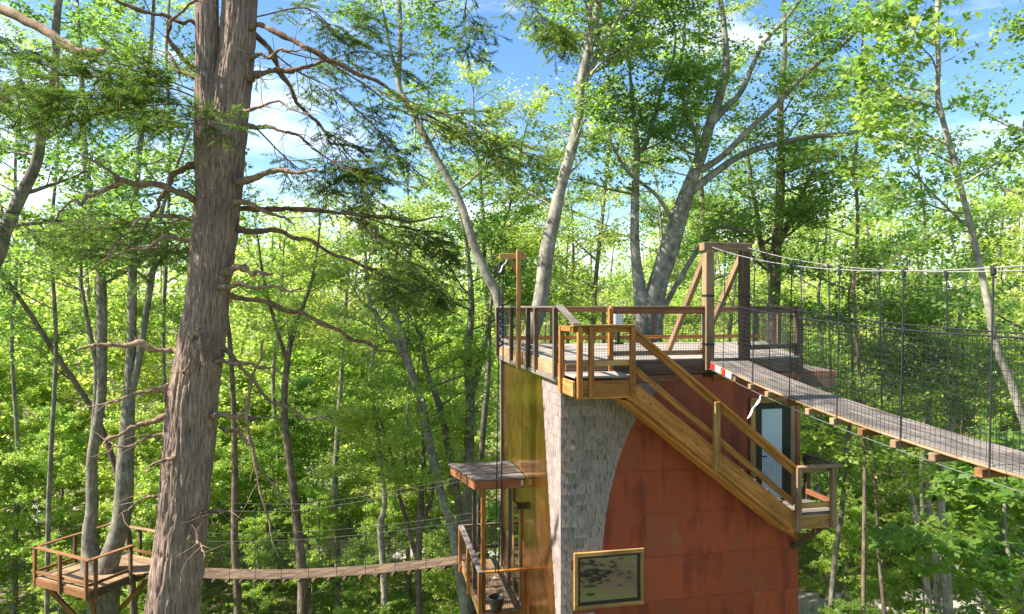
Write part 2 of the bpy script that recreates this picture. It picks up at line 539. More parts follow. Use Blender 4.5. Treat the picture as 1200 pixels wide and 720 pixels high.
MAT['gravel'] = plain_mat('gravel', (0.30, 0.27, 0.235), 0.9, 0, .2, 9, .35)

# ------------------------------------------------------------------ terrain
def ground_z(x, y):
    x = np.asarray(x, dtype=float); y = np.asarray(y, dtype=float)
    r = np.hypot(x, y)
    z = -13.0 + 0.5 * np.sin(x * .13 + 1.1) * np.cos(y * .11 - .4) + 0.25 * np.sin(x * .31 + y * .23)
    z = z + np.clip(r - 52, 0, 75) * 0.16 + np.clip(r - 130, 0, 400) * 0.02
    z = z + np.clip(x - 14, 0, 60) * 0.07 * np.clip((y - 30) / 30, 0, 1)
    return z

n_g = 150
gx = np.sinh(np.linspace(-4.2, 4.2, n_g)) / math.sinh(4.2) * 900
GX, GY = np.meshgrid(gx, gx + 25)
gv = np.stack([GX, GY, ground_z(GX, GY)], axis=-1).reshape(-1, 3)
ii = np.arange(n_g - 1)[:, None] * n_g + np.arange(n_g - 1)[None, :]
gq = np.stack([ii, ii + 1, ii + n_g + 1, ii + n_g], axis=-1).reshape(-1, 4)
o = obj('ground', mesh_np('ground', gv, gq, smooth=True), MAT['ground'])
tag(o, 'forest floor of leaf litter and moss below the treehouse', kind='structure')

path_pts = resample([(-70, 55), (-45, 48), (-32, 45), (-19, 41), (-8, 39), (3, 37), (14, 32.5), (24, 31), (38, 34), (60, 38)], 160)
tan = np.gradient(path_pts, axis=0); tan /= np.linalg.norm(tan, axis=1)[:, None]
nor = np.stack([-tan[:, 1], tan[:, 0]], axis=1)
rows = []
for k in np.linspace(-1.25, 1.25, 7):
    q = path_pts + nor * k
    rows.append(np.stack([q[:, 0], q[:, 1], ground_z(q[:, 0], q[:, 1]) + 0.10 - 0.02 * abs(k)], axis=1))
pv = np.stack(rows, axis=1).reshape(-1, 3)
ii = np.arange(159)[:, None] * 7 + np.arange(6)[None, :]
pq = np.stack([ii, ii + 7, ii + 8, ii + 1], axis=-1).reshape(-1, 4)
o = obj('gravel_path', mesh_np('gravel_path', pv, pq, smooth=True), MAT['gravel'])
tag(o, 'pale gravel path winding across the forest floor', kind='structure')

# ------------------------------------------------------------------ the treehouse tower
A = R(12)
U = Vector((math.cos(A), math.sin(A), 0))
Vv = Vector((-math.sin(A), math.cos(A), 0))
C0 = Vector((0.93, 12.7, 0))
Zv = Vector((0, 0, 1))
def T(s, w, z):
    return C0 + U * s + Vv * w + Zv * z
WS, WT = 4.93, 5.6           # wall lengths
FRONT = Matrix((U, -Vv, Zv)).transposed().to_4x4()      # x along the wall, y outward, z up (mirrored hand is avoided below)
FRONT = Matrix((U, Vv, Zv)).transposed().to_4x4()       # x along, y inward
LEFT = Matrix((Vv, -U, Zv)).transposed().to_4x4()       # x along the left wall (inwards from the corner), y = outward

base_z = float(ground_z(3, 16)) - 0.3
tower = thing('treehouse_tower', T(2.4, 2.8, base_z), 'copper, brass and grey shingle clad treehouse tower with roof deck and stairs', 'treehouse')

# wall core
def prism(poly, z0, z1):
    k = len(poly)
    V = [(p[0], p[1], z0) for p in poly] + [(p[0], p[1], z1) for p in poly]
    Fc = [list(range(k))[::-1], list(range(k, 2 * k))] + [[i, (i + 1) % k, k + (i + 1) % k, k + i] for i in range(k)]
    return V, Fc
poly = [T(s, w, 0) for s, w in ((.03, .03), (WS - .03, .03), (WS - .03, WT - .03), (.03, WT - .03))]
V_, F_ = prism(poly, base_z, -0.34)
wall = obj('wall', local_mesh('wall', V_, F_, W[tower.name]), MAT['wall_core'], tower)

def plate(name, M0, x0, x1, z0, z1, y0, y1, mat, parent, lean=0.0, x1b=None, x0b=None):
    """Thin plate on a wall; x1b/x0b are the lower edge's ends when they differ. y0 back, y1 face (signed outward)."""
    x1b = x1 if x1b is None else x1b
    x0b = x0 if x0b is None else x0b
    cx, cz = (x0 + x1) / 2, (z0 + z1) / 2
    V = []
    for y in (y0, y1):
        f = lean if y == y1 else 0.0
        V += [(x0b - cx, y + f, z0 - cz), (x1b - cx, y + f, z0 - cz), (x1 - cx, y, z1 - cz), (x0 - cx, y, z1 - cz)]
    Fc = [[0, 1, 2, 3], [7, 6, 5, 4], [0, 4, 5, 1], [1, 5, 6, 2], [2, 6, 7, 3], [3, 7, 4, 0]]
    me = new_mesh(name, V, Fc)
    import bmesh
    bm = bmesh.new(); bm.from_mesh(me)
    bmesh.ops.recalc_face_normals(bm, faces=bm.faces)
    bm.to_mesh(me); bm.free()
    M = M0.copy()
    M.translation = C0 + (M0.to_3x3() @ Vector((cx, 0, cz)))
    return obj(name, me, mat, parent, M)

# copper sheets on the front wall (front: y is inward, so faces stand at negative y)
zrows = [-0.36, -1.28, -2.14, -2.97, -3.80, -4.63, -5.50, -6.40, -7.3]
rng0 = random.Random(4)
for i in range(len(zrows) - 1):
    scols = [0.0, 1.66, 3.93, WS] if i % 2 else [0.0, .62, 2.80, WS]
    for j in range(len(scols) - 1):
        g = 0.0015
        lift = 0.006 + 0.0015 * ((i + j) % 2)
        plate('copper_panel', FRONT, scols[j] + g, scols[j + 1] - g, zrows[i + 1] + g, zrows[i] - g, 0.035, -lift + .0, MAT['copper'], wall, lean=-0.002)
for zr in zrows[1:7]:
    board('seam', T(.02, -.012, zr), T(WS - .01, -.012, zr), .005, .010, MAT['copper'], wall)
# lower wall, out of frame
plate('copper_panel', FRONT, 0.004, WS - .004, base_z, -7.31, 0.035, -0.006, MAT['copper'], wall)

# brass sheets on the left wall (LEFT: y is outward)
trows = [-0.42, -1.75, -2.95, -4.35, -5.75, -7.2]
tcols = [0.004, 1.15, 2.2, 3.3, 4.45, WT]
for i in range(len(trows) - 1):
    for j in range(len(tcols) - 1):
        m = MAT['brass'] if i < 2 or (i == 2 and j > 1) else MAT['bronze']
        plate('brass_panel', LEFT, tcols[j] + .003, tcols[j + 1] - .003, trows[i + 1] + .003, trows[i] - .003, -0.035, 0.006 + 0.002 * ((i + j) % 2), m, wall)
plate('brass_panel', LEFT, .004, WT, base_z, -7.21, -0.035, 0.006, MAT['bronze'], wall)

# grey shingles: curved edge on the front, slanting edge on the left wall
FE = resample(np.array([(0.3, 2.15), (.75, 1.75), (1.2, 1.42), (1.6, 1.22), (2.0, 1.07), (2.4, .96), (2.9, .86), (3.46, .79), (4.2, .70), (5.0, .60), (7.2, .35)]), 80)
def front_edge(z):
    return float(np.interp(-z, FE[:, 0], FE[:, 1]))
def left_edge(z):
    return float(np.interp(-z, [0.3, 1.5, 3.0, 4.5, 6.0, 7.2], [1.42, 1.17, .80, .42, .16, .06]))
rs = random.Random(11)
course = 0.205
z = -0.42
row = 0
while z > -6.4:
    z0 = z - course - 0.02
    for M0, edge, sgn in ((FRONT, front_edge, -1), (LEFT, left_edge, 1)):
        x = -0.034 if sgn < 0 else 0.0
        first = True
        while True:
            wdt = rs.uniform(.12, .27) * (0.6 if first and row % 2 else 1)
            first = False
            xa, xb = x, x + wdt
            et, eb = edge(z), edge(z0)
            if xa > min(et, eb) - .02: break
            if min(et, eb) - xb < .07: xb = max(et, eb) + .01
            a = dict(x0=xa + .002, x1=min(xb - .002, et), x1b=min(xb - .002, eb))
            # below the window the shingles stop at its frame
            if sgn < 0 and z < -3.5 and z0 > -4.75 and a['x1'] > 0.20:
                if xa > .17: break
                a['x1'] = a['x1b'] = .205
            zz0 = z0 + rs.uniform(-.006, .008)
            plate('shingle', M0, a['x0'], a['x1'], zz0, z, sgn * 0.008 if sgn > 0 else -0.008, sgn * 0.017, MAT['shingle'], wall, lean=sgn * rs.uniform(.007, .014), x1b=a['x1b'])
            x = xb
    z -= course
    row += 1

# window ------------------------------------------------------------------
def rect_frame(s0, s1, z0, z1, wd, y_in, y_out):
    ym = (y_in + y_out) / 2; th = abs(y_out - y_in)
    return [(T(s0, ym, z1 - wd / 2), T(s1, ym, z1 - wd / 2), th, wd, Zv), (T(s0, ym, z0 + wd / 2), T(s1, ym, z0 + wd / 2), th, wd, Zv),
            (T(s0 + wd / 2, ym, z0 + wd), T(s0 + wd / 2, ym, z1 - wd), wd, th, Vv), (T(s1 - wd / 2, ym, z0 + wd), T(s1 - wd / 2, ym, z1 - wd), wd, th, Vv)]
win = None
ws0, ws1, wz0, wz1 = .215, 1.60, -4.64, -3.58
for k, (p0, p1, w_, h_, ref) in enumerate(rect_frame(ws0, ws1, wz0, wz1, .075, -.005, -.085)):
    if win is None:
        win = board('window', p0, p1, w_, h_, MAT['treated'], tower, ref)
        tag(win, 'dark window in a golden timber frame')
    else:
        board('frame_board', p0, p1, w_, h_, MAT['treated'], win, ref)
Vs, Fs = joined_boards(rect_frame(ws0 + .077, ws1 - .077, wz0 + .077, wz1 - .077, .045, -.012, -.055))
obj('inner_frame', local_mesh('inner_frame', Vs, Fs, W[win.name]), MAT['black_frame'], win)
board('pane', T(ws0 + .12, -.030, (wz0 + wz1) / 2), T(ws1 - .12, -.030, (wz0 + wz1) / 2), .012, wz1 - wz0 - .24, MAT['glass'], win, Zv, .002)

# door --------------------------------------------------------------------
DZ = -2.83
ds0, ds1, dz1 = 3.95, 4.72, -0.90
door = board('door', T((ds0 + ds1) / 2, -.030, DZ + .02), T((ds0 + ds1) / 2, -.030, dz1 - .02), ds1 - ds0 - .28, .03, MAT['door_panel'], tower, Vv)
tag(door, 'pale blue glazed door panel in a black frame')
Vs, Fs = joined_boards([(T(ds0 + .07, -.032, DZ), T(ds0 + .07, -.032, dz1), .14, .05, Vv), (T(ds1 - .09, -.032, DZ), T(ds1 - .09, -.032, dz1), .18, .05, Vv), (T(ds0 + .14, -.032, dz1 - .06), T(ds1 - .18, -.032, dz1 - .06), .05, .12, Zv)])
obj('door_frame', local_mesh('door_frame', Vs, Fs, W[door.name]), MAT['black_frame'], door)
board('handle', T(ds0 + .11, -.085, -1.95), T(ds0 + .24, -.085, -1.95), .02, .022, MAT['black_frame'], door)
board('trim', T(ds0 - .055, -.035, DZ), T(ds0 - .055, -.035, dz1 + .10), .105, .07, MAT['treated'], door, Vv)
board('trim', T(ds0 - .10, -.042, dz1 + .055), T(ds1 + .08, -.042, dz1 + .055), .07, .105, MAT['treated'], door, Zv)
board('trim', T(ds1 + .055, -.035, DZ), T(ds1 + .055, -.035, dz1), .105, .07, MAT['aged_light'], door, Vv)
# corner post right of the door
board('corner_post', T(WS - .045, -.045, DZ - .2), T(WS - .045, -.045, -.40), .09, .07, MAT['red_brown'], wall, Vv)
# left rear corner trim
board('corner_post', T(-.05, WT - .02, -7), T(-.05, WT - .02, -.42), .06, .10, MAT['grey_board'], wall, Vv)

# netting -----------------------------------------------------------------
def netting(name, fn, nu, nv, mat, parent, seg_u=1, seg_v=1, r=0.0030, label=None):
    """Wire net over the patch fn(a, b), a and b in 0..1."""
    wd = Wood()
    for k in range(nv + 1):
        b = k / nv
        wd.add([fn(a, b) for a in np.linspace(0, 1, seg_u + 1)], r, 3)
    for k in range(nu + 1):
        a = k / nu
        wd.add([fn(a, b) for b in np.linspace(0, 1, seg_v + 1)], r, 3)
    M = W[parent.name]
    Mi = np.array(M.inverted())
    vv = np.vstack(wd.V)
    vv = vv @ Mi[:3, :3].T + Mi[:3, 3]
    o = obj(name, mesh_np(name, vv, np.vstack(wd.Q)), mat, parent)
    if label: o['label'] = label
    return o
def patch(p00, p10, p01, p11):
    p00, p10, p01, p11 = map(lambda q: np.array(q), (p00, p10, p01, p11))
    return lambda a, b: (p00 * (1 - a) + p10 * a) * (1 - b) + (p01 * (1 - a) + p11 * a) * b

# roof deck ---------------------------------------------------------------
DECK = [(0.0, 0.0), (4.75, 0.0), (5.22, .42), (7.75, 5.81), (0.0, 5.81)]
def deck_span(t):
    """The deck's extent in s at depth t."""
    if t < .42: s1 = 4.75 + (5.22 - 4.75) * t / .42
    else: s1 = 5.22 + (7.75 - 5.22) * (t - .42) / (5.81 - .42)
    return -0.02, s1
joists = []
for t in np.arange(.25, 5.8, .55):
    a, b = deck_span(t)
    joists.append((T(a + .08, t, -.16), T(b - .08, t, -.16), .045, .21, Zv))
Vs, Fs = joined_boards(joists)
deck = obj('roof_deck', local_mesh('roof_deck', Vs, Fs, W[tower.name]), MAT['aged'], tower)
pw = .142
t = .012
while t < 5.80:
    a, b = deck_span(t + pw / 2)
    board('deck_plank', T(a - .03, t + pw / 2, -.02), T(b + .02, t + pw / 2, -.02), pw - .007, .04, MAT['deck'], deck)
    t += pw
# rim boards
board('fascia_board', T(.0, -.025, -.165), T(4.75, -.025, -.165), .045, .25, MAT['aged'], deck)
board('fascia_board', T(.96, -.02, -.375), T(2.82, -.02, -.375), .04, .13, MAT['red_brown'], deck)
board('fascia_board', T(3.05, -.02, -.375), T(4.86, -.02, -.375), .04, .13, MAT['red_brown'], deck)
board('fascia_board', T(4.76, -.02, -.19), T(5.24, .42, -.19), .045, .30, MAT['aged'], deck)
board('fascia_board', T(5.25, .44, -.19), T(7.78, 5.82, -.19), .045, .30, MAT['aged'], deck)
board('fascia_board', T(-.04, 5.84, -.19), T(7.78, 5.84, -.19), .045, .30, MAT['aged'], deck)
board('fascia_board', T(-.055, -.02, -.17), T(-.055, 5.84, -.17), .05, .26, MAT['aged_light'], deck)
board('fascia_board', T(-.075, .0, -.345), T(-.075, 5.86, -.345), .11, .085, MAT['grey_board'], deck)
board('support_post', T(6.9, 5.5, float(ground_z(6.5, 19.5)) - .2), T(6.9, 5.5, -.28), .18, .18, MAT['aged'], deck)
board('support_post', T(5.6, 2.3, float(ground_z(6, 15.5)) - .2), T(5.6, 2.3, -.28), .18, .18, MAT['aged'], deck)

# railing of the roof deck
RH = 1.02
rail = board('railing', T(.93, -.03, RH - .02), T(2.86, -.03, RH - .02), .14, .04, MAT['aged_light'], tower, label='weathered timber railing with wire mesh round the roof deck')
board('rail_board', T(.96, -.045, RH - .095), T(2.84, -.045, RH - .095), .04, .11, MAT['red_brown'], rail)
board('rail_board', T(.98, -.03, .12), T(2.84, -.03, .12), .04, .09, MAT['aged_light'], rail)
board('post', T(.93, -.07, -.22), T(.93, -.07, RH - .04), .09, .09, MAT['cedar'], rail, Vv)
netting('wire_mesh', patch(T(.98, -.02, .10), T(2.84, -.02, .10), T(.98, -.02, RH - .10), T(2.84, -.02, RH - .10)), 36, 17, MAT['black_wire'], rail)
# left side
board('top_rail', T(-.07, -.03, RH - .02), T(-.07, 5.88, RH - .02), .14, .04, MAT['grey_board'], rail)
for tt in (.05, 1.55, 2.25, 3.05 + .95, 5.78):
    board('post', T(-.115, tt, -.34), T(-.115, tt, RH - .04), .09, .09, MAT['aged'], rail, Vv)
board('lower_rail', T(-.05, .1, .13), T(-.05, 5.74, .13), .04, .09, MAT['grey_board'], rail)
netting('wire_mesh', patch(T(-.06, .1, .06), T(-.06, 5.75, .06), T(-.06, .1, RH - .05), T(-.06, 5.75, RH - .05)), 100, 17, MAT['black_wire'], rail, r=.002)
# back
board('top_rail', T(.04, 5.8, RH - .02), T(7.72, 5.8, RH - .02), .14, .04, MAT['aged_light'], rail)
board('rail_board', T(.04, 5.77, RH - .10), T(7.70, 5.77, RH - .10), .04, .11, MAT['red_brown'], rail)
board('lower_rail', T(.04, 5.77, .16), T(7.70, 5.77, .16), .04, .10, MAT['cedar'], rail)
for ss in (1.4, 2.9, 4.4, 6.0, 7.6):
    board('post', T(ss, 5.82, -.3), T(ss, 5.82, RH - .04), .09, .09, MAT['aged'], rail, Vv)
netting('wire_mesh', patch(T(.1, 5.8, .1), T(7.7, 5.8, .1), T(.1, 5.8, RH - .06), T(7.7, 5.8, RH - .06)), 120, 16, MAT['black_wire'], rail, r=.002)
# right side
board('top_rail', T(5.20, .42, RH - .02), T(7.74, 5.74, RH - .02), .14, .04, MAT['aged'], rail)
board('rail_board', T(3.78, -.03, RH - .09), T(5.16, .40, RH - .09), .04, .11, MAT['aged'], rail)
board('top_rail', T(3.78, -.03, RH - .02), T(5.26, .42, RH - .018), .14, .04, MAT['aged'], rail)
board('lower_rail', T(3.80, .0, .20), T(5.16, .40, .20), .04, .10, MAT['aged'], rail)
board('post', T(5.20, .38, -.34), T(5.20, .38, RH - .04), .13, .13, MAT['aged'], rail, Vv)
board('post', T(6.3, 2.75, -.3), T(6.3, 2.75, RH - .04), .09, .09, MAT['aged'], rail, Vv)
netting('wire_mesh', patch(T(3.82, -.01, .05), T(5.15, .38, .05), T(3.82, -.01, RH - .06), T(5.15, .38, RH - .06)), 26, 17, MAT['black_wire'], rail)
netting('wire_mesh', patch(T(5.24, .45, .05), T(7.7, 5.7, .05), T(5.24, .45, RH - .06), T(7.7, 5.7, RH - .06)), 100, 17, MAT['black_wire'], rail, r=.002)

# bridge portal on the deck edge
PS0, PS1 = 2.93, 3.70
portal = board('bridge_portal', T(PS0 - .13, -.04, 2.17), T(PS1 + .13, -.04, 2.17), .20, .16, MAT['aged_light'], tower, label='timber gate frame where the suspension bridge meets the deck')
board('post', T(PS0, -.06, -.22), T(PS0, -.06, 2.088), .17, .17, MAT['aged_light'], portal, Vv)
board('post', T(PS1, -.06, -.22), T(PS1, -.06, 2.088), .17, .17, MAT['aged'], portal, Vv)
board('brace', T(PS0 - .01, 1.75, .0), T(PS0 - .01, .05, 1.98), .09, .13, MAT['aged_light'], portal)
board('brace', T(PS1 - .01, 1.75, .0), T(PS1 - .01, .05, 1.98), .09, .13, MAT['aged_light'], portal)
for s_ in (PS0, PS1):
    for zz in (.28, 1.22):
        board('strap', T(s_, -.06, zz - .025), T(s_, -.06, zz + .025), .185, .185, MAT['black_rubber'], portal, Vv)
for zz in (-.05, -.14):
    board('bolt', T(PS0 + .03, -.155, zz), T(PS0 + .03, -.143, zz), .025, .025, MAT['steel'], portal)

# upper landing and stairs ---------------------------------------------------
LZ, LW = -.20, -.93
stairs = board('staircase', T(1.02, LW + .02, -.475), T(4.22, LW + .02, -3.01), .05, .30, MAT['cedar'], tower, label='golden timber staircase descending along the copper wall')
board('stringer', T(1.02, -.06, -.475), T(4.22, -.06, -3.01), .05, .30, MAT['cedar'], stairs)
board('skirt_board', T(.95, LW + .07, -.60), T(4.25, LW + .07, -3.215), .035, .11, MAT['cedar'], stairs)
board('soffit_board', T(.92, (LW) / 2, -.665), T(4.25, LW / 2, -3.285), .80, .03, MAT['cedar'], stairs)
N_TR = 12
for k in range(N_TR):
    f = (k + .7) / N_TR
    board('tread', T(1.02 + 3.2 * f, LW + .06, LZ - .19 - 2.62 * (k + 1) / (N_TR + 1)), T(1.02 + 3.2 * f, -.09, LZ - .19 - 2.62 * (k + 1) / (N_TR + 1)), .27, .04, MAT['aged'], stairs)
# landing frame and planks
for k in range(7):
    w0 = LW + .02 + k * .134
    board('landing_plank', T(-.04, w0 + .06, LZ - .02), T(1.02, w0 + .06, LZ - .02), .128, .04, MAT['deck'], stairs)
board('landing_rim', T(.02, LW, LZ - .22), T(1.02, LW, LZ - .22), .045, .27, MAT['cedar'], stairs)
board('landing_rim', T(-.06, LW - .01, LZ - .22), T(-.06, .0, LZ - .22), .045, .27, MAT['treated'], stairs)
board('landing_rim', T(.0, LW + .03, LZ - .375), T(1.0, LW + .03, LZ - .375), .10, .04, MAT['cedar'], stairs)
board('landing_riser', T(.05, -.06, -.12), T(.9, -.06, -.12), .03, .13, MAT['aged_light'], stairs)
# posts of the landing
for (s_, w_) in ((-.09, -.28), (.035, LW - .045), (.24, LW - .045), (1.0, LW - .045)):
    board('post', T(s_, w_, LZ - .36), T(s_, w_, .655), .09, .09, MAT['cedar'], stairs, Vv)
board('handrail', T(-.06, -.02, RH + .0), T(-.02, LW - .05, .70), .14, .04, MAT['grey_board'], stairs)
board('handrail', T(-.10, LW - .04, .675), T(1.04, LW - .04, .675), .13, .04, MAT['treated'], stairs)
board('rail_board', T(-.08, LW + .015, .605), T(1.0, LW + .015, .605), .035, .10, MAT['cedar'], stairs)
board('rail_board', T(-.10, -.22, .62), T(-.10, LW + .03, .62), .035, .10, MAT['cedar'], stairs)
board('lower_rail', T(.06, LW + .01, .02), T(.96, LW + .01, .02), .035, .09, MAT['treated'], stairs)
netting('wire_mesh', patch(T(.06, LW + .02, -.12), T(.96, LW + .02, -.12), T(.06, LW + .02, .58), T(.96, LW + .02, .58)), 18, 14, MAT['black_wire'], stairs)
# carriage bolts on the posts
for (s_, w_, z_) in ((-.09, -.28 - .05, LZ - .2), (.035, LW - .095, LZ - .16), (.24, LW - .095, LZ - .16), (.24, LW - .095, LZ - .28), (1.0, LW - .095, LZ - .14), (1.0, LW - .095, LZ - .28), (2.60, LW - .115, -1.60), (2.60, LW - .115, -1.82), (1.0, LW - .095, .02)):
    board('bolt', T(s_ - .012, w_, z_), T(s_ + .012, w_, z_), .014, .024, MAT['black_frame'], stairs, ch=.005)
for (s_, z_) in ((1.35, -.72), (1.95, -1.20), (2.25, -1.47), (3.1, -2.12), (3.75, -2.66)):
    board('bolt', T(s_ - .014, LW - .008, z_), T(s_ + .014, LW - .008, z_), .012, .028, MAT['aged'], stairs, ch=.006)
# stair rails
hr0, hr1 = T(1.0, LW - .02, .64), T(4.24, LW - .02, -1.985)
board('handrail', hr0, hr1, .10, .05, MAT['cedar'], stairs)
board('rail_board', T(1.04, LW - .0, .53), T(4.2, LW - .0, -2.06), .04, .12, MAT['cedar'], stairs)
board('lower_rail', T(1.04, LW - .0, -.075), T(4.2, LW - .0, -2.645), .04, .11, MAT['cedar'], stairs)
board('post', T(2.60, LW - .06, -1.96), T(2.60, LW - .06, -.70), .10, .10, MAT['treated'], stairs, Vv)
netting('wire_mesh', patch(T(1.04, LW + .025, -.12), T(4.2, LW + .025, -2.70), T(1.04, LW + .025, .52), T(4.2, LW + .025, -2.06)), 64, 14, MAT['black_wire'], stairs)

# lower landing at the door -------------------------------------------------------
low = board('door_landing', T(4.20, LW - .0, DZ - .17), T(5.06, LW - .0, DZ - .17), .045, .26, MAT['treated'], tower, label='small timber landing with railing at the foot of the stairs')
board('landing_rim', T(5.05, LW + .03, DZ - .17), T(5.05, -.02, DZ - .17), .045, .26, MAT['aged'], low)
board('landing_rim', T(4.16, LW + .0, DZ - .20), T(4.16, -.05, DZ - .20), .045, .30, MAT['cedar'], low)
for k in range(6):
    w0 = LW + k * .15
    board('landing_plank', T(4.14, w0 + .075, DZ - .02), T(5.07, w0 + .075, DZ - .02), .143, .04, MAT['grey_board'], low)
board('knee_brace', T(4.95, LW + .1, DZ - .28), T(4.8, .0, DZ - 1.0), .09, .09, MAT['aged'], low)
for (s_, w_, m_) in ((4.24, LW - .07, 'aged_light'), (4.97, LW - .07, 'aged_light'), (5.05, LW + .03, 'aged'), (5.06, -.10, 'aged')):
    board('post', T(s_, w_, DZ - .30), T(s_, w_, DZ + .835), .095, .095, MAT[m_], low, Vv)
board('handrail', T(4.20, LW - .045, DZ + .86), T(5.15, LW - .045, DZ + .86), .15, .04, MAT['aged_light'], low)
board('rail_board', T(4.28, LW - .0, DZ + .79), T(5.0, LW - .0, DZ + .79), .035, .09, MAT['aged_light'], low)
board('handrail', T(5.08, LW + .03, DZ + .865), T(5.08, .0, DZ + .865), .13, .04, MAT['aged'], low)
board('rail_board', T(5.03, LW + .03, DZ + .78), T(5.03, .0, DZ + .78), .035, .10, MAT['aged'], low)
board('lower_rail', T(4.29, LW + .005, DZ + .13), T(4.98, LW + .005, DZ + .13), .04, .10, MAT['treated'], low)
board('lower_rail', T(5.03, LW + .05, DZ + .16), T(5.03, -.02, DZ + .16), .04, .10, MAT['red_brown'], low)
netting('wire_mesh', patch(T(5.01, LW + .05, DZ + .1), T(5.01, -.03, DZ + .1), T(5.01, LW + .05, DZ + .75), T(5.01, -.03, DZ + .75)), 18, 13, MAT['black_wire'], low)

# side platform beyond the bridge --------------------------------------------------
q = lambda x, y, z: Vector((x, y, z))
side = board('side_platform', q(5.55, 14.48, -.55), q(6.86, 14.48, -.55), .05, .30, MAT['aged'], tower, label='low plank platform beyond the bridge, beside the deck')
board('rim_board', q(6.84, 14.51, -.55), q(6.84, 16.0, -.55), .05, .30, MAT['aged'], side)
board('rim_board', q(5.55, 16.0, -.55), q(6.84, 16.0, -.55), .05, .30, MAT['aged'], side)
for k in range(10):
    board('platform_plank', q(5.48, 14.53 + k * .152, -.375), q(6.90, 14.53 + k * .152, -.375), .145, .04, MAT['red_brown'] if k == 0 else MAT['grey_board'], side)

# hoist post on the left railing ---------------------------------------------------
hoist = board('hoist_post', T(-.17, 2.95, -.40), T(-.17, 2.95, 2.30), .10, .10, MAT['treated'], tower, Vv, label='tall golden timber post with a short crossarm on the left railing')
board('crossarm', T(-.60, 3.02, 2.16), T(.02, 3.02, 2.16), .06, .12, MAT['treated'], hoist)
board('knee_brace', T(-.20, 3.02, 1.80), T(-.36, 3.02, 2.10), .05, .08, MAT['treated'], hoist)

# balcony below, on the left wall ----------------------------------------------------
BZ = -5.9
bal = board('balcony', T(-1.0, 3.0, BZ - .15), T(-1.0, 6.3, BZ - .15), .05, .24, MAT['treated'], tower, label='narrow timber balcony on the brass wall with railing')
board('rim_board', T(-1.02, 3.0, BZ - .15), T(-.02, 3.0, BZ - .15), .05, .24, MAT['cedar'], bal)
board('rim_board', T(-1.02, 6.28, BZ - .15), T(-.02, 6.28, BZ - .15), .05, .24, MAT['aged'], bal)
for k in range(7):
    s_ = -.97 + k * .145
    board('floor_plank', T(s_, 2.97, BZ - .02), T(s_, 6.32, BZ - .02), .138, .04, MAT['aged_light'], bal)
for (s_, t_, zt) in ((-1.06, 6.25, .93), (-1.06, 4.75, .90), (-1.06, 2.95, .90), (-.06, 2.97, .90)):
    board('post', T(s_, t_, BZ - .30), T(s_, t_, BZ + zt), .095, .095, MAT['cedar'], bal, Vv)
board('top_rail', T(-1.04, 2.90, BZ + .93), T(-1.04, 6.32, BZ + .93), .14, .04, MAT['grey_board'], bal)
board('top_rail', T(-.95, 2.97, BZ + .915), T(-.01, 2.97, BZ + .915), .12, .05, MAT['cedar'], bal)
board('top_rail', T(-.95, 6.3, BZ + .92), T(.0, 6.3, BZ + .92), .10, .05, MAT['aged'], bal)
board('lower_rail', T(-.95, 6.3, BZ + .3), T(.0, 6.3, BZ + .3), .05, .08, MAT['aged'], bal)
netting('wire_mesh', patch(T(-.98, 2.98, BZ + .02), T(-.06, 2.98, BZ + .02), T(-.98, 2.98, BZ + .88), T(-.06, 2.98, BZ + .88)), 18, 17, MAT['black_wire'], bal)
netting('wire_mesh', patch(T(-1.0, 3.0, BZ + .02), T(-1.0, 6.2, BZ + .02), T(-1.0, 3.0, BZ + .88), T(-1.0, 6.2, BZ + .88)), 60, 17, MAT['black_wire'], bal, r=.002)
board('knee_brace', T(-.95, 3.3, BZ - .3), T(.0, 3.3, BZ - 1.3), .09, .09, MAT['aged'], bal)
board('knee_brace', T(-.95, 5.3, BZ - .3), T(.0, 5.3, BZ - 1.3), .09, .09, MAT['aged'], bal)
# porch roof over the balcony
RZ = -2.86
porch = board('porch_roof', T(-1.16, 2.92, RZ - .15), T(-.03, 2.92, RZ - .15), .045, .20, MAT['red_brown'], tower, label='small flat plank porch roof over the balcony')
board('rim_board', T(-1.16, 2.90, RZ - .15), T(-1.52, 4.50, RZ - .15), .045, .20, MAT['red_brown'], porch)
board('rim_board', T(-1.50, 4.50, RZ - .15), T(-.03, 4.50, RZ - .15), .045, .20, MAT['aged'], porch)
for k in range(11):
    t_ = 2.93 + k * .156
    board('roof_plank', T(-1.22 - .36 * k / 10, t_, RZ - .025), T(-.015, t_, RZ - .025), .148, .04, MAT['grey_board'], porch)
board('post', T(-.97, 3.05, BZ), T(-.97, 3.05, RZ - .05), .10, .10, MAT['cedar'], porch, Vv)
board('post', T(-.97, 4.35, BZ), T(-.97, 4.35, RZ - .05), .10, .10, MAT['aged'], porch, Vv)
board('post', T(-.10, 4.40, BZ), T(-.06, 4.40, RZ - .05), .08, .08, MAT['grey_board'], porch, Vv)
board('bracket', T(-.10, 2.885, RZ - .2), T(-.10, 2.885, RZ - .06), .06, .02, MAT['steel'], porch, Vv)
# balcony door on the left wall
bd = board('balcony_door', T(-.03, 3.75, BZ + .02), T(-.03, 3.75, BZ + 2.02), .62, .03, MAT['glass'], tower, U, label='glazed balcony door in a timber frame')
for t_ in (3.40, 4.10):
    board('door_trim', T(-.035, t_, BZ), T(-.035, t_, BZ + 2.12), .09, .05, MAT['treated'], bd, U)
board('door_trim', T(-.035, 3.35, BZ + 2.12), T(-.035, 4.15, BZ + 2.12), .05, .10, MAT['treated'], bd)
lamp = board('wall_lamp', T(-.02, 3.18, BZ + 2.3), T(-.16, 3.18, BZ + 2.3), .12, .14, MAT['black_rubber'], tower)

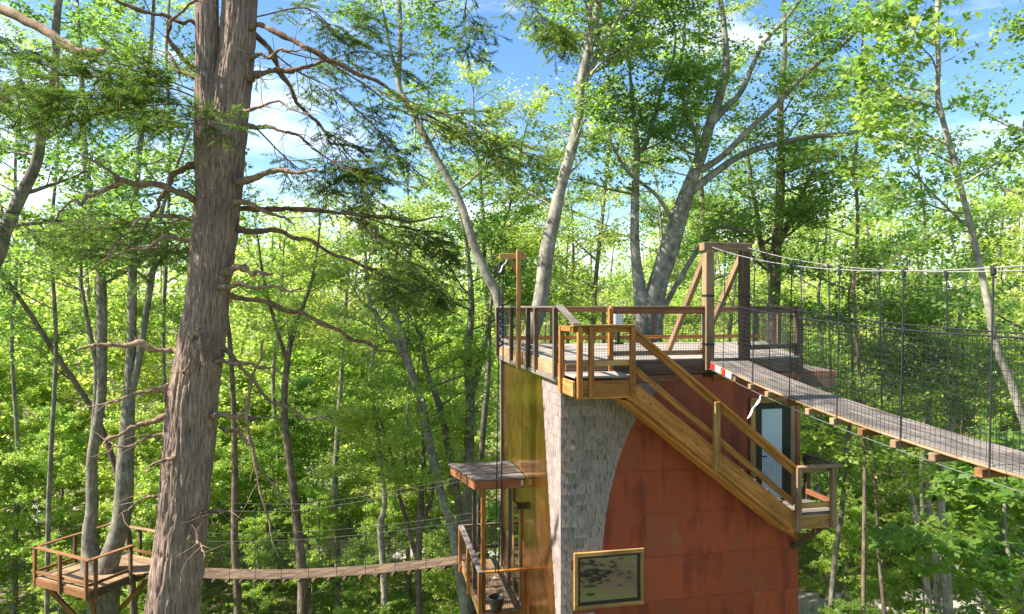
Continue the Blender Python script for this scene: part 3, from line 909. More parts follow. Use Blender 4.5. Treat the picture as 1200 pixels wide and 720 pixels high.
# ------------------------------------------------------------------ suspension bridge to the right
XB = lambda y: 3.86 + (13.3 - y) * .08
def zdeck(y): return -.05 - .42 * (1 - ((y - 6) / 7.3) ** 2)
def zcab(y): return 1.36 + .82 * ((y - 6) / 7.3) ** 2
BW = .75
Y0, Y1 = 13.28, -1.3
sb = thing('suspension_bridge', (XB(6) + .4, 6, zdeck(6) - .1), 'plank suspension bridge with black netting leading from the deck gate', 'bridge')
def bp(y, across, dz=0):
    """Point on the bridge: across 0 is the near edge, 1 the far edge (set back a little)."""
    yy = y + .16 * across
    return Vector((XB(y) + BW * across, yy, zdeck(y) + dz))
ys = np.arange(Y0, Y1, -.60)
for k in range(len(ys) - 1):
    a, b = ys[k] - .004, ys[k + 1] + .004
    for c in range(5):
        ac = (c + .5) / 5
        board('deck_board', bp(a, ac, .0), bp(b, ac, .0), .138, .032, MAT['grey_board'], sb)
    for c, m_ in ((-.035, 'aged_light'),):
        board('edge_strip', bp(a, c, -.008), bp(b, c, -.008), .035, .026, MAT[m_], sb)
for y in np.arange(12.55, Y1, -.62):
    board('cross_beam', bp(y, -.13, -.068), bp(y, 1.1, -.068), .085, .085, MAT['stained'] if round(y * 50) % 3 == 0 else MAT['aged_light'], sb)
def cable(name, pts, r, mat, parent, sides=6):
    wd = Wood(); wd.add([np.array(p) for p in pts], r, sides)
    M = np.array(W[parent.name].inverted())
    vv = np.vstack(wd.V) @ M[:3, :3].T + M[:3, 3]
    return obj(name, mesh_np(name, vv, np.vstack(wd.Q), smooth=True), mat, parent)
yl = np.linspace(13.3, -1.3, 40)
for ac in (0, 1):
    cable('main_cable', [Vector((XB(y) + BW * ac, y + .16 * ac, zcab(y))) for y in yl], .0075, MAT['rope_pale'], sb)
    cable('handrail_cable', [bp(y, ac, 1.2) for y in yl], .010, MAT['black_rubber'], sb)
    cable('deck_cable', [bp(y, -.1 + 1.15 * ac, -.12) for y in yl], .005, MAT['rope_dull'], sb)
    hy = [12.55 - ac * .2, 11.3 - ac * .15] + [10.05 - 1.26 * k + ac * .25 for k in range(9)]
    for y in hy:
        top = Vector((XB(y) + BW * ac, y + .16 * ac, zcab(y)))
        cable('hanger', [top, bp(y, ac - (.04 if ac == 0 else -.04), .6), bp(y, ac - (.06 if ac == 0 else -.06), -.09)], .009, MAT['black_rubber'], sb)
        board('clamp', top - Vector((0, 0, .07)), top + Vector((0, 0, .025)), .04, .05, MAT['black_rubber'], sb, Vector((1, 0, 0)), .012)
        hp = bp(y, ac, 1.2)
        board('clamp', hp - Vector((0, 0, .03)), hp + Vector((0, 0, .03)), .035, .035, MAT['black_rubber'], sb, Vector((1, 0, 0)), .01)
    off = -.04 if ac == 0 else .04
    netting('net', (lambda ac, off: (lambda a, b: np.array(bp(13.1 - a * 14.3, ac + off * (1 - b), .0 + 1.2 * b))))(ac, off), 190, 16, MAT['black_wire'], sb, seg_u=48, seg_v=1, r=.0029)
# tail of the cable back to the beech
# reflective tape on the near edge
for k in range(5):
    a, b = 13.12 - k * .25, 13.12 - (k + 1) * .25 + .004
    m_ = ['red_tape', 'white_tape', 'red_tape', 'white_tape', 'black_rubber'][k]
    board('reflective_tape', bp(a, -.085, -.05), bp(b, -.085, -.05), .012, .11, MAT[m_], sb)

# twisted pale strips of cloth -----------------------------------------------------
def strip(name, p0, p1, w, label):
    p0, p1 = np.array(p0), np.array(p1)
    n = 18
    V, Fc = [], []
    rr = random.Random(5)
    for k in range(n + 1):
        f = k / n
        c = p0 * (1 - f) + p1 * f + np.array([.012 * math.sin(f * 9), .01 * math.cos(f * 7), 0])
        th = .4 + 1.1 * math.sin(f * 6)
        ww = w * (.5 + .5 * math.sin(math.pi * min(1, f * 1.5 + .15)) ** .5 if f < .95 else .4)
        d = np.array([math.cos(th), math.sin(th), .3])
        nn = np.array([-math.sin(th), math.cos(th), 0]) * .006
        V += [c - d * ww / 2 - nn, c + d * ww / 2 - nn, c + d * ww / 2 + nn, c - d * ww / 2 + nn]
        if k:
            b = (k - 1) * 4
            for q_ in range(4):
                Fc.append([b + q_, b + (q_ + 1) % 4, b + 4 + (q_ + 1) % 4, b + 4 + q_])
    Fc += [[0, 1, 2, 3][::-1], [n * 4 + i for i in range(4)]]
    M = Matrix.Translation(Vector(p0))
    o = obj(name, local_mesh(name, V, Fc, M, True), MAT['white_cloth'], None, M)
    return tag(o, label, 'cloth', 'white cloth strips tied on as markers')
strip('cloth_strip', bp(10.9, -.10, -.13), P(876, 491, 10.75), .075, 'twisted white cloth strip hanging under the bridge before the door')
strip('cloth_strip', T(-.42, 3.0, 2.10), np.array(T(-.62, 2.95, 1.78)), .07, 'small white cloth strip hanging from the hoist crossarm')

# hoist rope with pulley, and the bucket ------------------------------------------------
hr = thing('hoist_rope', T(-.56, 3.0, 1.5), 'black hoist rope with pulley hanging from the timber crossarm', 'rope')
pul = T(-.56, 3.02, 1.90)
board('pulley', pul - Zv * .16, pul + Zv * .13, .14, .09, MAT['black_rubber'], hr, Vv, .02)
cable('rope_loop', [T(-.56, 3.02, 2.12), T(-.56, 3.02, 1.95)], .008, MAT['black_rubber'], hr)
bk_top = T(-.72, 2.86, BZ + .92)
cable('rope', [pul - U * .045, T(-.63, 2.97, 0), T(-.69, 2.9, -3), bk_top], .016, MAT['black_rubber'], hr)
cable('rope', [pul + U * .045, T(-.53, 2.95, 0), T(-.58, 2.88, -3), bk_top + U * .06], .016, MAT['black_rubber'], hr)
cable('rope_coil', [pul + np.array([.05 * math.sin(k * 1.3), -.03, -.9 - k * .06]) if False else Vector((pul.x + .05 * math.sin(k * 1.9), pul.y - .05, pul.z - .85 - k * .05)) for k in range(20)], .028, MAT['black_rubber'], hr)
# bucket: open tapered pail with rim and handle
bk = thing('bucket', T(-.72, 2.80, BZ + .12), 'black rubber bucket hanging from the rope at the balcony rail', 'bucket')
nb = 20
prof = [(.11, 0.0), (.135, .10), (.175, .30), (.19, .33), (.178, .335), (.165, .30), (.125, .10), (.10, .02)]
V_, Q_ = [], []
bc = T(-.72, 2.76, BZ + .10)
for r_, z_ in prof:
    for k in range(nb):
        th = 2 * math.pi * k / nb
        V_.append(bc + Vector((r_ * math.cos(th), r_ * math.sin(th), z_)))
for i in range(len(prof) - 1):
    for k in range(nb):
        Q_.append([i * nb + k, i * nb + (k + 1) % nb, (i + 1) * nb + (k + 1) % nb, (i + 1) * nb + k])
Q_.append(list(range(nb))[::-1]); Q_.append([(len(prof) - 1) * nb + k for k in range(nb)])
obj('pail', local_mesh('pail', V_, Q_, W[bk.name], True), MAT['black_rubber'], bk)
cable('handle', [bc + Vector((.185 * math.cos(a), 0, .32 + .45 * math.sin(a))) for a in np.linspace(0, math.pi, 13)], .007, MAT['steel'], bk)

# little meter box on a stand at the back of the deck -----------------------------------------
eb = thing('meter_box', T(3.05, 5.1, 0), 'small pale grey box on a black stand at the back of the deck', 'box')
board('stand', T(3.05, 5.1, .0), T(3.05, 5.1, .55), .07, .07, MAT['black_frame'], eb, Vv)
board('foot', T(2.93, 5.1, .025), T(3.17, 5.1, .025), .18, .05, MAT['black_frame'], eb)
board('case', T(3.05, 5.1, .52), T(3.05, 5.1, .86), .24, .12, MAT['grey_box'], eb, Vv, .015)

# ------------------------------------------------------------------ tree platform and rope bridge on the left
PZ = -7.65
def w2(px, py, zz):
    d = (1 - zz) * F / (py - 360)
    return Vector(((px - 600) / F * d, d, zz))
pL, pF = Vector((-15.3, 21.9, 0)), Vector((-12.85, 20.8, 0))
ex = (pF - pL).normalized()
ey = Vector((-ex.y, ex.x, 0))
SZ = 2.65
def PL(a, b, dz): return pL + ex * a * SZ + ey * b * SZ + Vector((0, 0, PZ + dz))
plat = thing('tree_platform', PL(.5, .5, -1.4), 'square timber platform with railing built round a forked tree', 'platform')
rim = board('frame', PL(0, 0, -.16), PL(1, 0, -.16), .05, .24, MAT['stained'], plat)
board('rim_board', PL(0, 0, -.16), PL(0, 1, -.16), .05, .24, MAT['stained'], plat)
board('rim_board', PL(1, 0, -.16), PL(1, 1.02, -.16), .05, .24, MAT['aged'], plat)
board('rim_board', PL(0, 1, -.16), PL(1, 1, -.16), .05, .24, MAT['aged'], plat)
for k in range(18):
    b = (k + .5) / 18
    board('floor_plank', PL(-.01, b, -.02), PL(1.01 if k < 10 else 1.12, b, -.02), SZ / 18 - .007, .04, MAT['aged_light'], plat)
for (a, b) in ((0, 0), (.5, -.02), (.97, -.02), (1.02, .06), (1.02, .5), (1.02, .98), (.5, 1.02), (0, 1), (-.02, .5)):
    board('post', PL(a, b, -.30), PL(a, b, .93), .095, .095, MAT['stained'] if b < .3 else MAT['aged'], plat, ey)
for (a0, b0, a1, b1, m_) in ((-.03, 0, 1.04, -.02, 'stained'), (1.02, 0, 1.02, .52, 'stained'), (0, -.02, 0, 1.02, 'stained'), (0, 1, 1.05, 1, 'aged_light')):
    board('top_rail', PL(a0, b0, .95), PL(a1, b1, .95), .15, .04, MAT[m_], plat)
for (a0, b0, a1, b1) in ((0, 0, 1, 0), (1, 0, 1, .5), (0, 0, 0, 1), (0, 1, 1, 1)):
    board('lower_rail', PL(a0, b0, .16), PL(a1, b1, .16), .04, .09, MAT['stained'], plat)
tc_ = PL(.5, .42, 0)
for (a, b) in ((.06, .06), (.94, .06), (.94, .94), (.06, .94)):
    board('knee_brace', PL(a, b, -.25), Vector((tc_.x + (a - .5) * .3, tc_.y + (b - .5) * .3, PZ - 1.9)), .10, .14, MAT['stained'], plat)
# life-ring-like dark hoop hung at the back rail
wd = Wood()
hc = PL(.13, .95, .55)
wd.add([np.array(hc + ex * .28 * math.cos(a) * .8 + Vector((0, 0, .42 * math.sin(a)))) for a in np.linspace(0, 2 * math.pi, 25)], .06, 6)
Mh = Matrix.Translation(hc)
tag(obj('hoop', wd.mesh('hoop', tuple(hc)), MAT['aged'], None, Mh), 'dark brown oval hoop leaning at the back rail of the tree platform', 'hoop')

lb = thing('rope_bridge', (-7, 20.6, -7.3), 'long plank rope bridge sagging from the balcony to the tree platform', 'bridge')
L0, L1 = Vector(T(-.6, 6.4, 0)), PL(1.1, .75, 0)
L0.z = L1.z = 0
lx = (L1 - L0).normalized(); ln = Vector((-lx.y, lx.x, 0))
if ln.y < 0: ln = -ln
def LBp(tau, across, dz=0):
    p = L0 + (L1 - L0) * tau + ln * (across - .5) * .8
    p.z = BZ - 2.95 * tau + 1.2 * tau * tau + dz
    return p
NSEG = 22
for k in range(NSEG):
    a, b = k / NSEG + .0004, (k + 1) / NSEG - .0004
    for c in range(5):
        board('deck_board', LBp(a, (c + .5) / 5), LBp(b, (c + .5) / 5), .15, .028, MAT['aged'], lb)
    board('cross_beam', LBp((k + .5) / NSEG, -.12, -.055), LBp((k + .5) / NSEG, 1.12, -.055), .08, .075, MAT['aged'], lb)
tl = np.linspace(0, 1, 30)
for ac in (0, 1):
    cable('main_cable', [LBp(t_, ac, 2.0 + .5 * abs(t_ - .5)) for t_ in tl], .004, MAT['rope_dull'], lb)
    cable('handrail_cable', [LBp(t_, ac, 1.15) for t_ in tl], .006, MAT['black_rubber'], lb)
    for k in range(12):
        t_ = (k + .4 + .2 * ac) / 12
        cable('hanger', [LBp(t_, ac, 2.0 + .5 * abs(t_ - .5)), LBp(t_, ac, -.1)], .008, MAT['black_rubber'], lb, 5)
        hp = LBp(t_, ac, 2.0 + .5 * abs(t_ - .5))
        board('clamp', hp - Zv * .08, hp + Zv * .03, .05, .05, MAT['black_rubber'], lb, Vector((1, 0, 0)), .01)
    netting('net', (lambda ac: (lambda a, b: np.array(LBp(a, ac, 1.15 * b))))(ac), 110, 10, MAT['black_wire'], lb, seg_u=20, r=.0013)

# ------------------------------------------------------------------ trees
def unit(v):
    return v / (np.linalg.norm(v, axis=-1, keepdims=True) + 1e-12)

def branch_path(rg, p, d, L, n=5, up=0.06, wig=0.12):
    pts = [np.array(p, dtype=float)]
    d = unit(np.array(d, dtype=float))
    for k in range(n):
        pts.append(pts[-1] + d * L / n)
        d = unit(d + rg.normal(0, wig, 3) + np.array([0, 0, up]))
    return np.array(pts)

class Grower:
    """Collects the wood and leaves of one tree."""
    def __init__(self, seed):
        self.rg = np.random.default_rng(seed)
        self.wood = Wood()
        self.tw_p, self.tw_d, self.tw_l, self.tw_n = [], [], [], []
        self.extra = []
    def stem(self, path, rad, sides=10):
        self.wood.add(path, rad, sides)
    def at(self, path, t):
        x = t * (len(path) - 1)
        i = min(int(x), len(path) - 2)
        f = x - i
        return path[i] * (1 - f) + path[i + 1] * f, unit(path[i + 1] - path[i])
    def side_dir(self, tan, k, spread=0.85, rnd=0.25, lift=0.05):
        rg = self.rg
        h = np.cross(tan, [0, 0, 1.0])
        if np.linalg.norm(h) < .2:
            a = rg.uniform(0, 2 * math.pi); h = np.array([math.cos(a), math.sin(a), 0])
        h = unit(h) * (1 if k % 2 else -1)
        return unit(tan * .6 + h * spread + rg.normal(0, rnd, 3) + np.array([0, 0, lift]))
    def twigs(self, path, n, L, t0=.2, up=0.0, spread=.85):
        rg = self.rg
        for k in range(n):
            t = t0 + (1 - t0) * (k + rg.uniform(.2, .9)) / n
            p, tan = self.at(path, min(t, .999))
            d = self.side_dir(tan, k, spread, .22, up)
            self.tw_p.append(p); self.tw_d.append(d); self.tw_l.append(L * rg.uniform(.6, 1.25))
        self.tw_p.append(path[-1]); self.tw_d.append(unit(path[-1] - path[-2])); self.tw_l.append(L)
    def limb(self, path, r0, r1, s):
        """A limb with children, each child with twigs."""
        rg = self.rg
        self.wood.add(path, np.linspace(r0, r1, len(path)), 6)
        n = s['n_child']
        for k in range(n):
            t = s.get('t0', .22) + (1 - s.get('t0', .22)) * (k + rg.uniform(.1, .9)) / n
            p, tan = self.at(path, min(t, .999))
            d = self.side_dir(tan, k, s.get('spread', .85), .3, s.get('lift', .1))
            L = s['child_len'] * (1.1 - .5 * t) * rg.uniform(.65, 1.2)
            cp = branch_path(rg, p, d, L, 4, s.get('up', .02), .13)
            rc = max(.006, min(r0 * .4, (r0 * (1 - t) + r1 * t) * .55))
            self.wood.add(cp, np.linspace(rc, .004, len(cp)), 4)
            self.twigs(cp, s['n_twig'], s['twig_len'], .15, s.get('tw_up', 0.0))
        self.twigs(path[-3:], s['n_twig'], s['twig_len'], .3, s.get('tw_up', 0.0))
    def leaves(self, s):
        rg = self.rg
        p, d, L = np.array(self.tw_p), np.array(self.tw_d), np.array(self.tw_l)
        # drop some twigs so that the crown has holes
        nt, nl = len(p), s['n_leaf']
        # thin twig wood
        a = unit(np.cross(d, np.array([0.3, 0.2, 1.0]))); b = np.cross(d, a)
        r = 0.0035 if s.get('twig_wood', True) else 0.0
        if r:
            e = p + d * L[:, None]
            V = []
            for (c, rr) in ((p, r), (e, r * .35)):
                for k in range(3):
                    th = 2 * math.pi * k / 3
                    V.append(c + a * rr * math.cos(th) + b * rr * math.sin(th))
            V = np.stack(V, axis=1).reshape(-1, 3)
            base = np.arange(nt)[:, None] * 6
            Q = np.concatenate([base + np.array([[k, (k + 1) % 3, 3 + (k + 1) % 3, 3 + k]]) for k in range(3)], axis=0)
            self.wood.V.append(V); self.wood.Q.append(Q + self.wood.n); self.wood.n += len(V)
        f = rg.uniform(.08, 1.06, (nt, nl))
        pos = p[:, None, :] + d[:, None, :] * (f * L[:, None])[:, :, None] + rg.normal(0, s.get('jit', .03), (nt, nl, 3))
        sd = unit(np.cross(d, np.array([0, 0, 1.0])) + 1e-6)
        sg = np.where(rg.random((nt, nl)) < .5, -1.0, 1.0)
        ld = unit(d[:, None, :] * s.get('along', .55) + sd[:, None, :] * sg[:, :, None] * .8 + rg.normal(0, .3, (nt, nl, 3)) + np.array([0, 0, s.get('hang', -.15)]))
        nn = unit(np.array([0, 0, 1.0]) + rg.normal(0, s.get('tilt', .42), (nt, nl, 3)))
        nn = unit(nn - ld * (nn * ld).sum(-1, keepdims=True))
        ln = s['leaf'] * rg.uniform(.5, 1.4, (nt, nl))
        # a tint shared by the twig plus one per leaf
        cl = np.sin(p[:, 0] * 1.3 + 2.1 * np.sin(p[:, 2] * .9)) * np.sin(p[:, 1] * 1.1 + p[:, 2] * 1.2)
        tint = np.clip(s.get('tint', .45) + .2 * cl[:, None] + rg.normal(0, .10, (nt, 1)) + rg.normal(0, .08, (nt, nl)), 0, 1)
        self.extra.append((pos.reshape(-1, 3), ld.reshape(-1, 3), nn.reshape(-1, 3), ln.ravel(), tint.ravel()))
    def crown_mesh(self, name, s, origin=(0, 0, 0)):
        pos = np.vstack([e[0] for e in self.extra]) - np.asarray(origin); d = np.vstack([e[1] for e in self.extra])
        nn = np.vstack([e[2] for e in self.extra]); ln = np.concatenate([e[3] for e in self.extra]); ti = np.concatenate([e[4] for e in self.extra])
        return leaf_mesh(name, pos, d, nn, ln, ti, s.get('wid', .36), s.get('shape', 'oval'))

def leaf_mesh(name, pos, d, nn, ln, ti, wid, shape='oval'):
    sd = np.cross(d, nn)
    l_ = ln[:, None]
    N = len(pos)
    if shape == 'oval':
        fold = nn * l_ * .07
        V = np.stack([pos, pos + d * l_ * .48 + sd * l_ * wid + fold, pos + d * l_, pos + d * l_ * .48 - sd * l_ * wid + fold], axis=1).reshape(-1, 3)
        Q = np.arange(N)[:, None] * 4 + np.array([[0, 1, 2, 3]])
        return mesh_np(name, V, Q, ti)
    if shape == 'needle':
        V = np.stack([pos - sd * l_ * wid, pos + sd * l_ * wid, pos + d * l_], axis=1).reshape(-1, 3)
        Q = np.arange(N)[:, None] * 3 + np.array([[0, 1, 2]])
        return mesh_np(name, V, Q, ti)
    if shape == 'maple':
        # seven-pointed outline drawn as three overlapping lobes (quads)
        o_ = [pos]
        def lobe(ang, L, w):
            dd = d * math.cos(ang) + sd * math.sin(ang)
            ss = np.cross(dd, nn)
            return np.stack([pos, pos + dd * l_ * L * .55 + ss * l_ * w + nn * l_ * .04, pos + dd * l_ * L, pos + dd * l_ * L * .55 - ss * l_ * w + nn * l_ * .04], axis=1)
        V = np.concatenate([lobe(0, 1, .30), lobe(.95, .8, .24), lobe(-.95, .8, .24)], axis=1).reshape(-1, 3)
        Q = (np.arange(N * 3)[:, None] * 4 + np.array([[0, 1, 2, 3]]))
        return mesh_np(name, V, Q, np.repeat(ti, 3))

def finish_tree(g, s, name, base, label, cat, bark, leafm, group=None, parent_parts=True):
    base = np.asarray(base, dtype=float)
    root = thing(name, base, label, cat, group)
    g.leaves(s)
    crown = g.crown_mesh('crown', s, base)
    trunk = g.wood.mesh('trunk', base)
    obj('trunk', trunk, MAT[bark], root)
    obj('crown', crown, MAT[leafm], root)
    return root

# limb settings -----------------------------------------------------------
BEECH = dict(n_child=9, child_len=1.5, n_twig=6, twig_len=.55, n_leaf=11, leaf=.115, t0=.25, up=.03, lift=.10, wid=.36, hang=-.25, tilt=.85, jit=.06)

def hero(name, label, seed, D, stems, bark='beech_bark', leafm='leaf', n_limb=9, limb_len=3.0, zlo=None, s=None, limbs=(), group='tall forest trees', up=.35, cat='tree', bend=0.0, thin=.86):
    """A tree drawn from its trunk lines; stems are lists of (px, py, width px) at distance D, bottom first."""
    g = Grower(seed)
    rg = g.rg
    sp = dict(BEECH); sp.update(s or {})
    base = None
    for si, st in enumerate(stems):
        pts = np.array([list(P(x, y, D + bend * (720 - y) / 720)) + [w * thin / 2 / F * D] for x, y, w in st])
        if si == 0:
            gz = float(ground_z(pts[0][0], pts[0][1]))
            if pts[0][2] > gz + .5:
                dx = (pts[0][:2] - pts[1][:2]) * .5
                foot = np.array([pts[0][0] + dx[0], pts[0][1] + dx[1], gz - .2, pts[0][3] * 1.25])
                pts = np.vstack([foot, pts])
            base = np.array([pts[0][0], pts[0][1], gz])
        n = max(14, len(pts) * 7)
        q_ = resample(pts, n)
        path, rad = q_[:, :3], np.maximum(q_[:, 3], .012)
        path[2:-1] += resample(rg.normal(0, .03, (max(4, n // 7), 3)), n - 3)
        g.stem(path, rad * (1 + .06 * resample(rg.normal(0, 1, (max(4, n // 8), 1)), n)[:, 0]), 14)
        z0 = zlo if zlo is not None else 0.0
        k0 = np.searchsorted(path[:, 2], z0) if path[-1, 2] > z0 else n
        if k0 < n - 2:
            nl = n_limb if si == 0 else max(3, int(n_limb * .7))
            for k in range(nl):
                i = int(k0 + (n - 1 - k0) * (k + rg.uniform(.1, .9)) / nl)
                a = rg.uniform(0, 2 * math.pi)
                d = np.array([math.cos(a), math.sin(a), up + rg.uniform(-.15, .3)])
                t = (i - k0) / max(1, n - 1 - k0)
                L = limb_len * (1 - .45 * t) * rg.uniform(.65, 1.2)
                lp = branch_path(rg, path[i], d, L, 7, .03, .10)
                g.limb(lp, max(.014, min(rad[i] * .45, .05)), .007, sp)
            g.limb(branch_path(rg, path[-1], unit(path[-1] - path[-3]), limb_len * .7, 6, .03, .1), max(.012, rad[-1]), .006, sp)
    for lb_ in limbs:
        pts = np.array([list(P(x, y, D + dd)) + [w * thin / 2 / F * D] for x, y, w, dd in lb_])
        q_ = resample(pts, max(10, len(pts) * 5))
        g.wood.add(q_[:, :3], np.maximum(q_[:, 3], .008), 8)
        sub = q_[:, :3]
        m_ = len(sub)
        keep = g.wood  # children only
        n = sp['n_child'] + 3
        for k in range(n):
            t = .3 + .7 * (k + rg.uniform(.1, .9)) / n
            p, tan = g.at(sub, min(t, .999))
            d = g.side_dir(tan, k, .85, .3, .25)
            cp = branch_path(rg, p, d, sp['child_len'] * rg.uniform(.7, 1.3), 4, .03, .13)
            g.wood.add(cp, np.linspace(.016, .004, 5), 4)
            g.twigs(cp, sp['n_twig'], sp['twig_len'], .15)
    return finish_tree(g, sp, name, base, label, cat, bark, leafm, group)

# --- the big pine in front -------------------------------------------------
def value_noise(rg, nu, nv, U_, V_):
    """Smooth noise, periodic in U (0..1); V in cells."""
    g = rg.random((nv + 2, nu))
    x = U_ * nu; i = np.floor(x).astype(int); fx = x - i; fx = fx * fx * (3 - 2 * fx)
    j = np.clip(np.floor(V_).astype(int), 0, nv); fy = np.clip(V_ - j, 0, 1); fy = fy * fy * (3 - 2 * fy)
    i0, i1 = i % nu, (i + 1) % nu
    return (g[j, i0] * (1 - fx) + g[j, i1] * fx) * (1 - fy) + (g[j + 1, i0] * (1 - fx) + g[j + 1, i1] * fx) * fy

def bark_stem(path, rad, sides, seed, amp=.06):
    rg = np.random.default_rng(seed)
    v, q_ = tube(path, rad, sides)
    n = len(path)
    ln = np.concatenate([[0], np.cumsum(np.linalg.norm(np.diff(path, axis=0), axis=1))])
    Uu, Lw = np.meshgrid(np.arange(sides) / sides, ln)
    warp = (value_noise(rg, 9, int(ln[-1] / .35) + 2, Uu, Lw / .35) - .5) * .035
    h = 0
    for nu, cell, am in ((52, .42, 1.0), (96, .24, .7), (7, .5, .5)):
        x = value_noise(rg, nu, int(ln[-1] / cell) + 2, (Uu + warp) % 1.0, Lw / cell)
        h = h + am * (-1.3 * (1 - np.minimum(1, np.abs(x - .5) * 3.2)) ** 1.5 + .4 * x if nu > 10 else x - .5)
    h = h - h.mean()
    c = np.repeat(path, sides, axis=0)
    r = np.repeat(np.broadcast_to(rad, (n,)), sides)
    v = c + (v - c) * (1 + amp * h.ravel() * np.minimum(1, .3 / np.maximum(r, .05)))[:, None]
    return v, q_

DP = 8.5
def pinepath(rows, D=DP, n=300, z_ext=None):
    pts = np.array([list(P(x, y, D)) + [w / 2 / F * D] for x, y, w in rows])
    return resample(pts, n)
gp = float(ground_z(-4.6, DP))
pine_base = np.array([-4.55, DP, gp])
pine = thing('pine_tree', pine_base, 'huge furrowed pine trunk with broken dead branches standing before the rope bridge', 'tree')
main_rows = [(150, 1690, 92), (172, 1250, 80), (188, 900, 68), (202, 720, 61), (215, 600, 57), (225, 480, 57), (236, 400, 53), (243, 350, 49), (251, 280, 51), (257, 220, 53), (264, 150, 51), (275, 80, 43), (281, 0, 40), (288, -150, 38), (296, -400, 26), (300, -700, 10)]
q_ = pinepath(main_rows, n=4000)
zz_ = q_[:, 2]
pick = np.unique(np.concatenate([np.searchsorted(zz_, np.linspace(zz_[0], -3.2, 60)[:-1]), np.searchsorted(zz_, np.linspace(-3.2, 5.3, 430)), np.searchsorted(zz_, np.linspace(5.4, zz_[-1], 40))]).clip(0, 3999))
q_ = q_[pick]
v1, f1 = bark_stem(q_[:, :3], q_[:, 3] * .95, 176, 3, .055)
q2 = pinepath([(252, 235, 34), (249, 170, 33), (247, 100, 27), (247, 30, 26), (244, -80, 24), (236, -300, 18), (230, -550, 8)], n=420)
q2[:, 1] -= .10
v2, f2 = bark_stem(q2[:, :3], q2[:, 3] * .95, 110, 8, .07)
obj('trunk', mesh_np('trunk', np.vstack([v1, v2]) - pine_base, np.vstack([f1, f2 + len(v1)]), smooth=True), MAT['pine_bark'], pine)

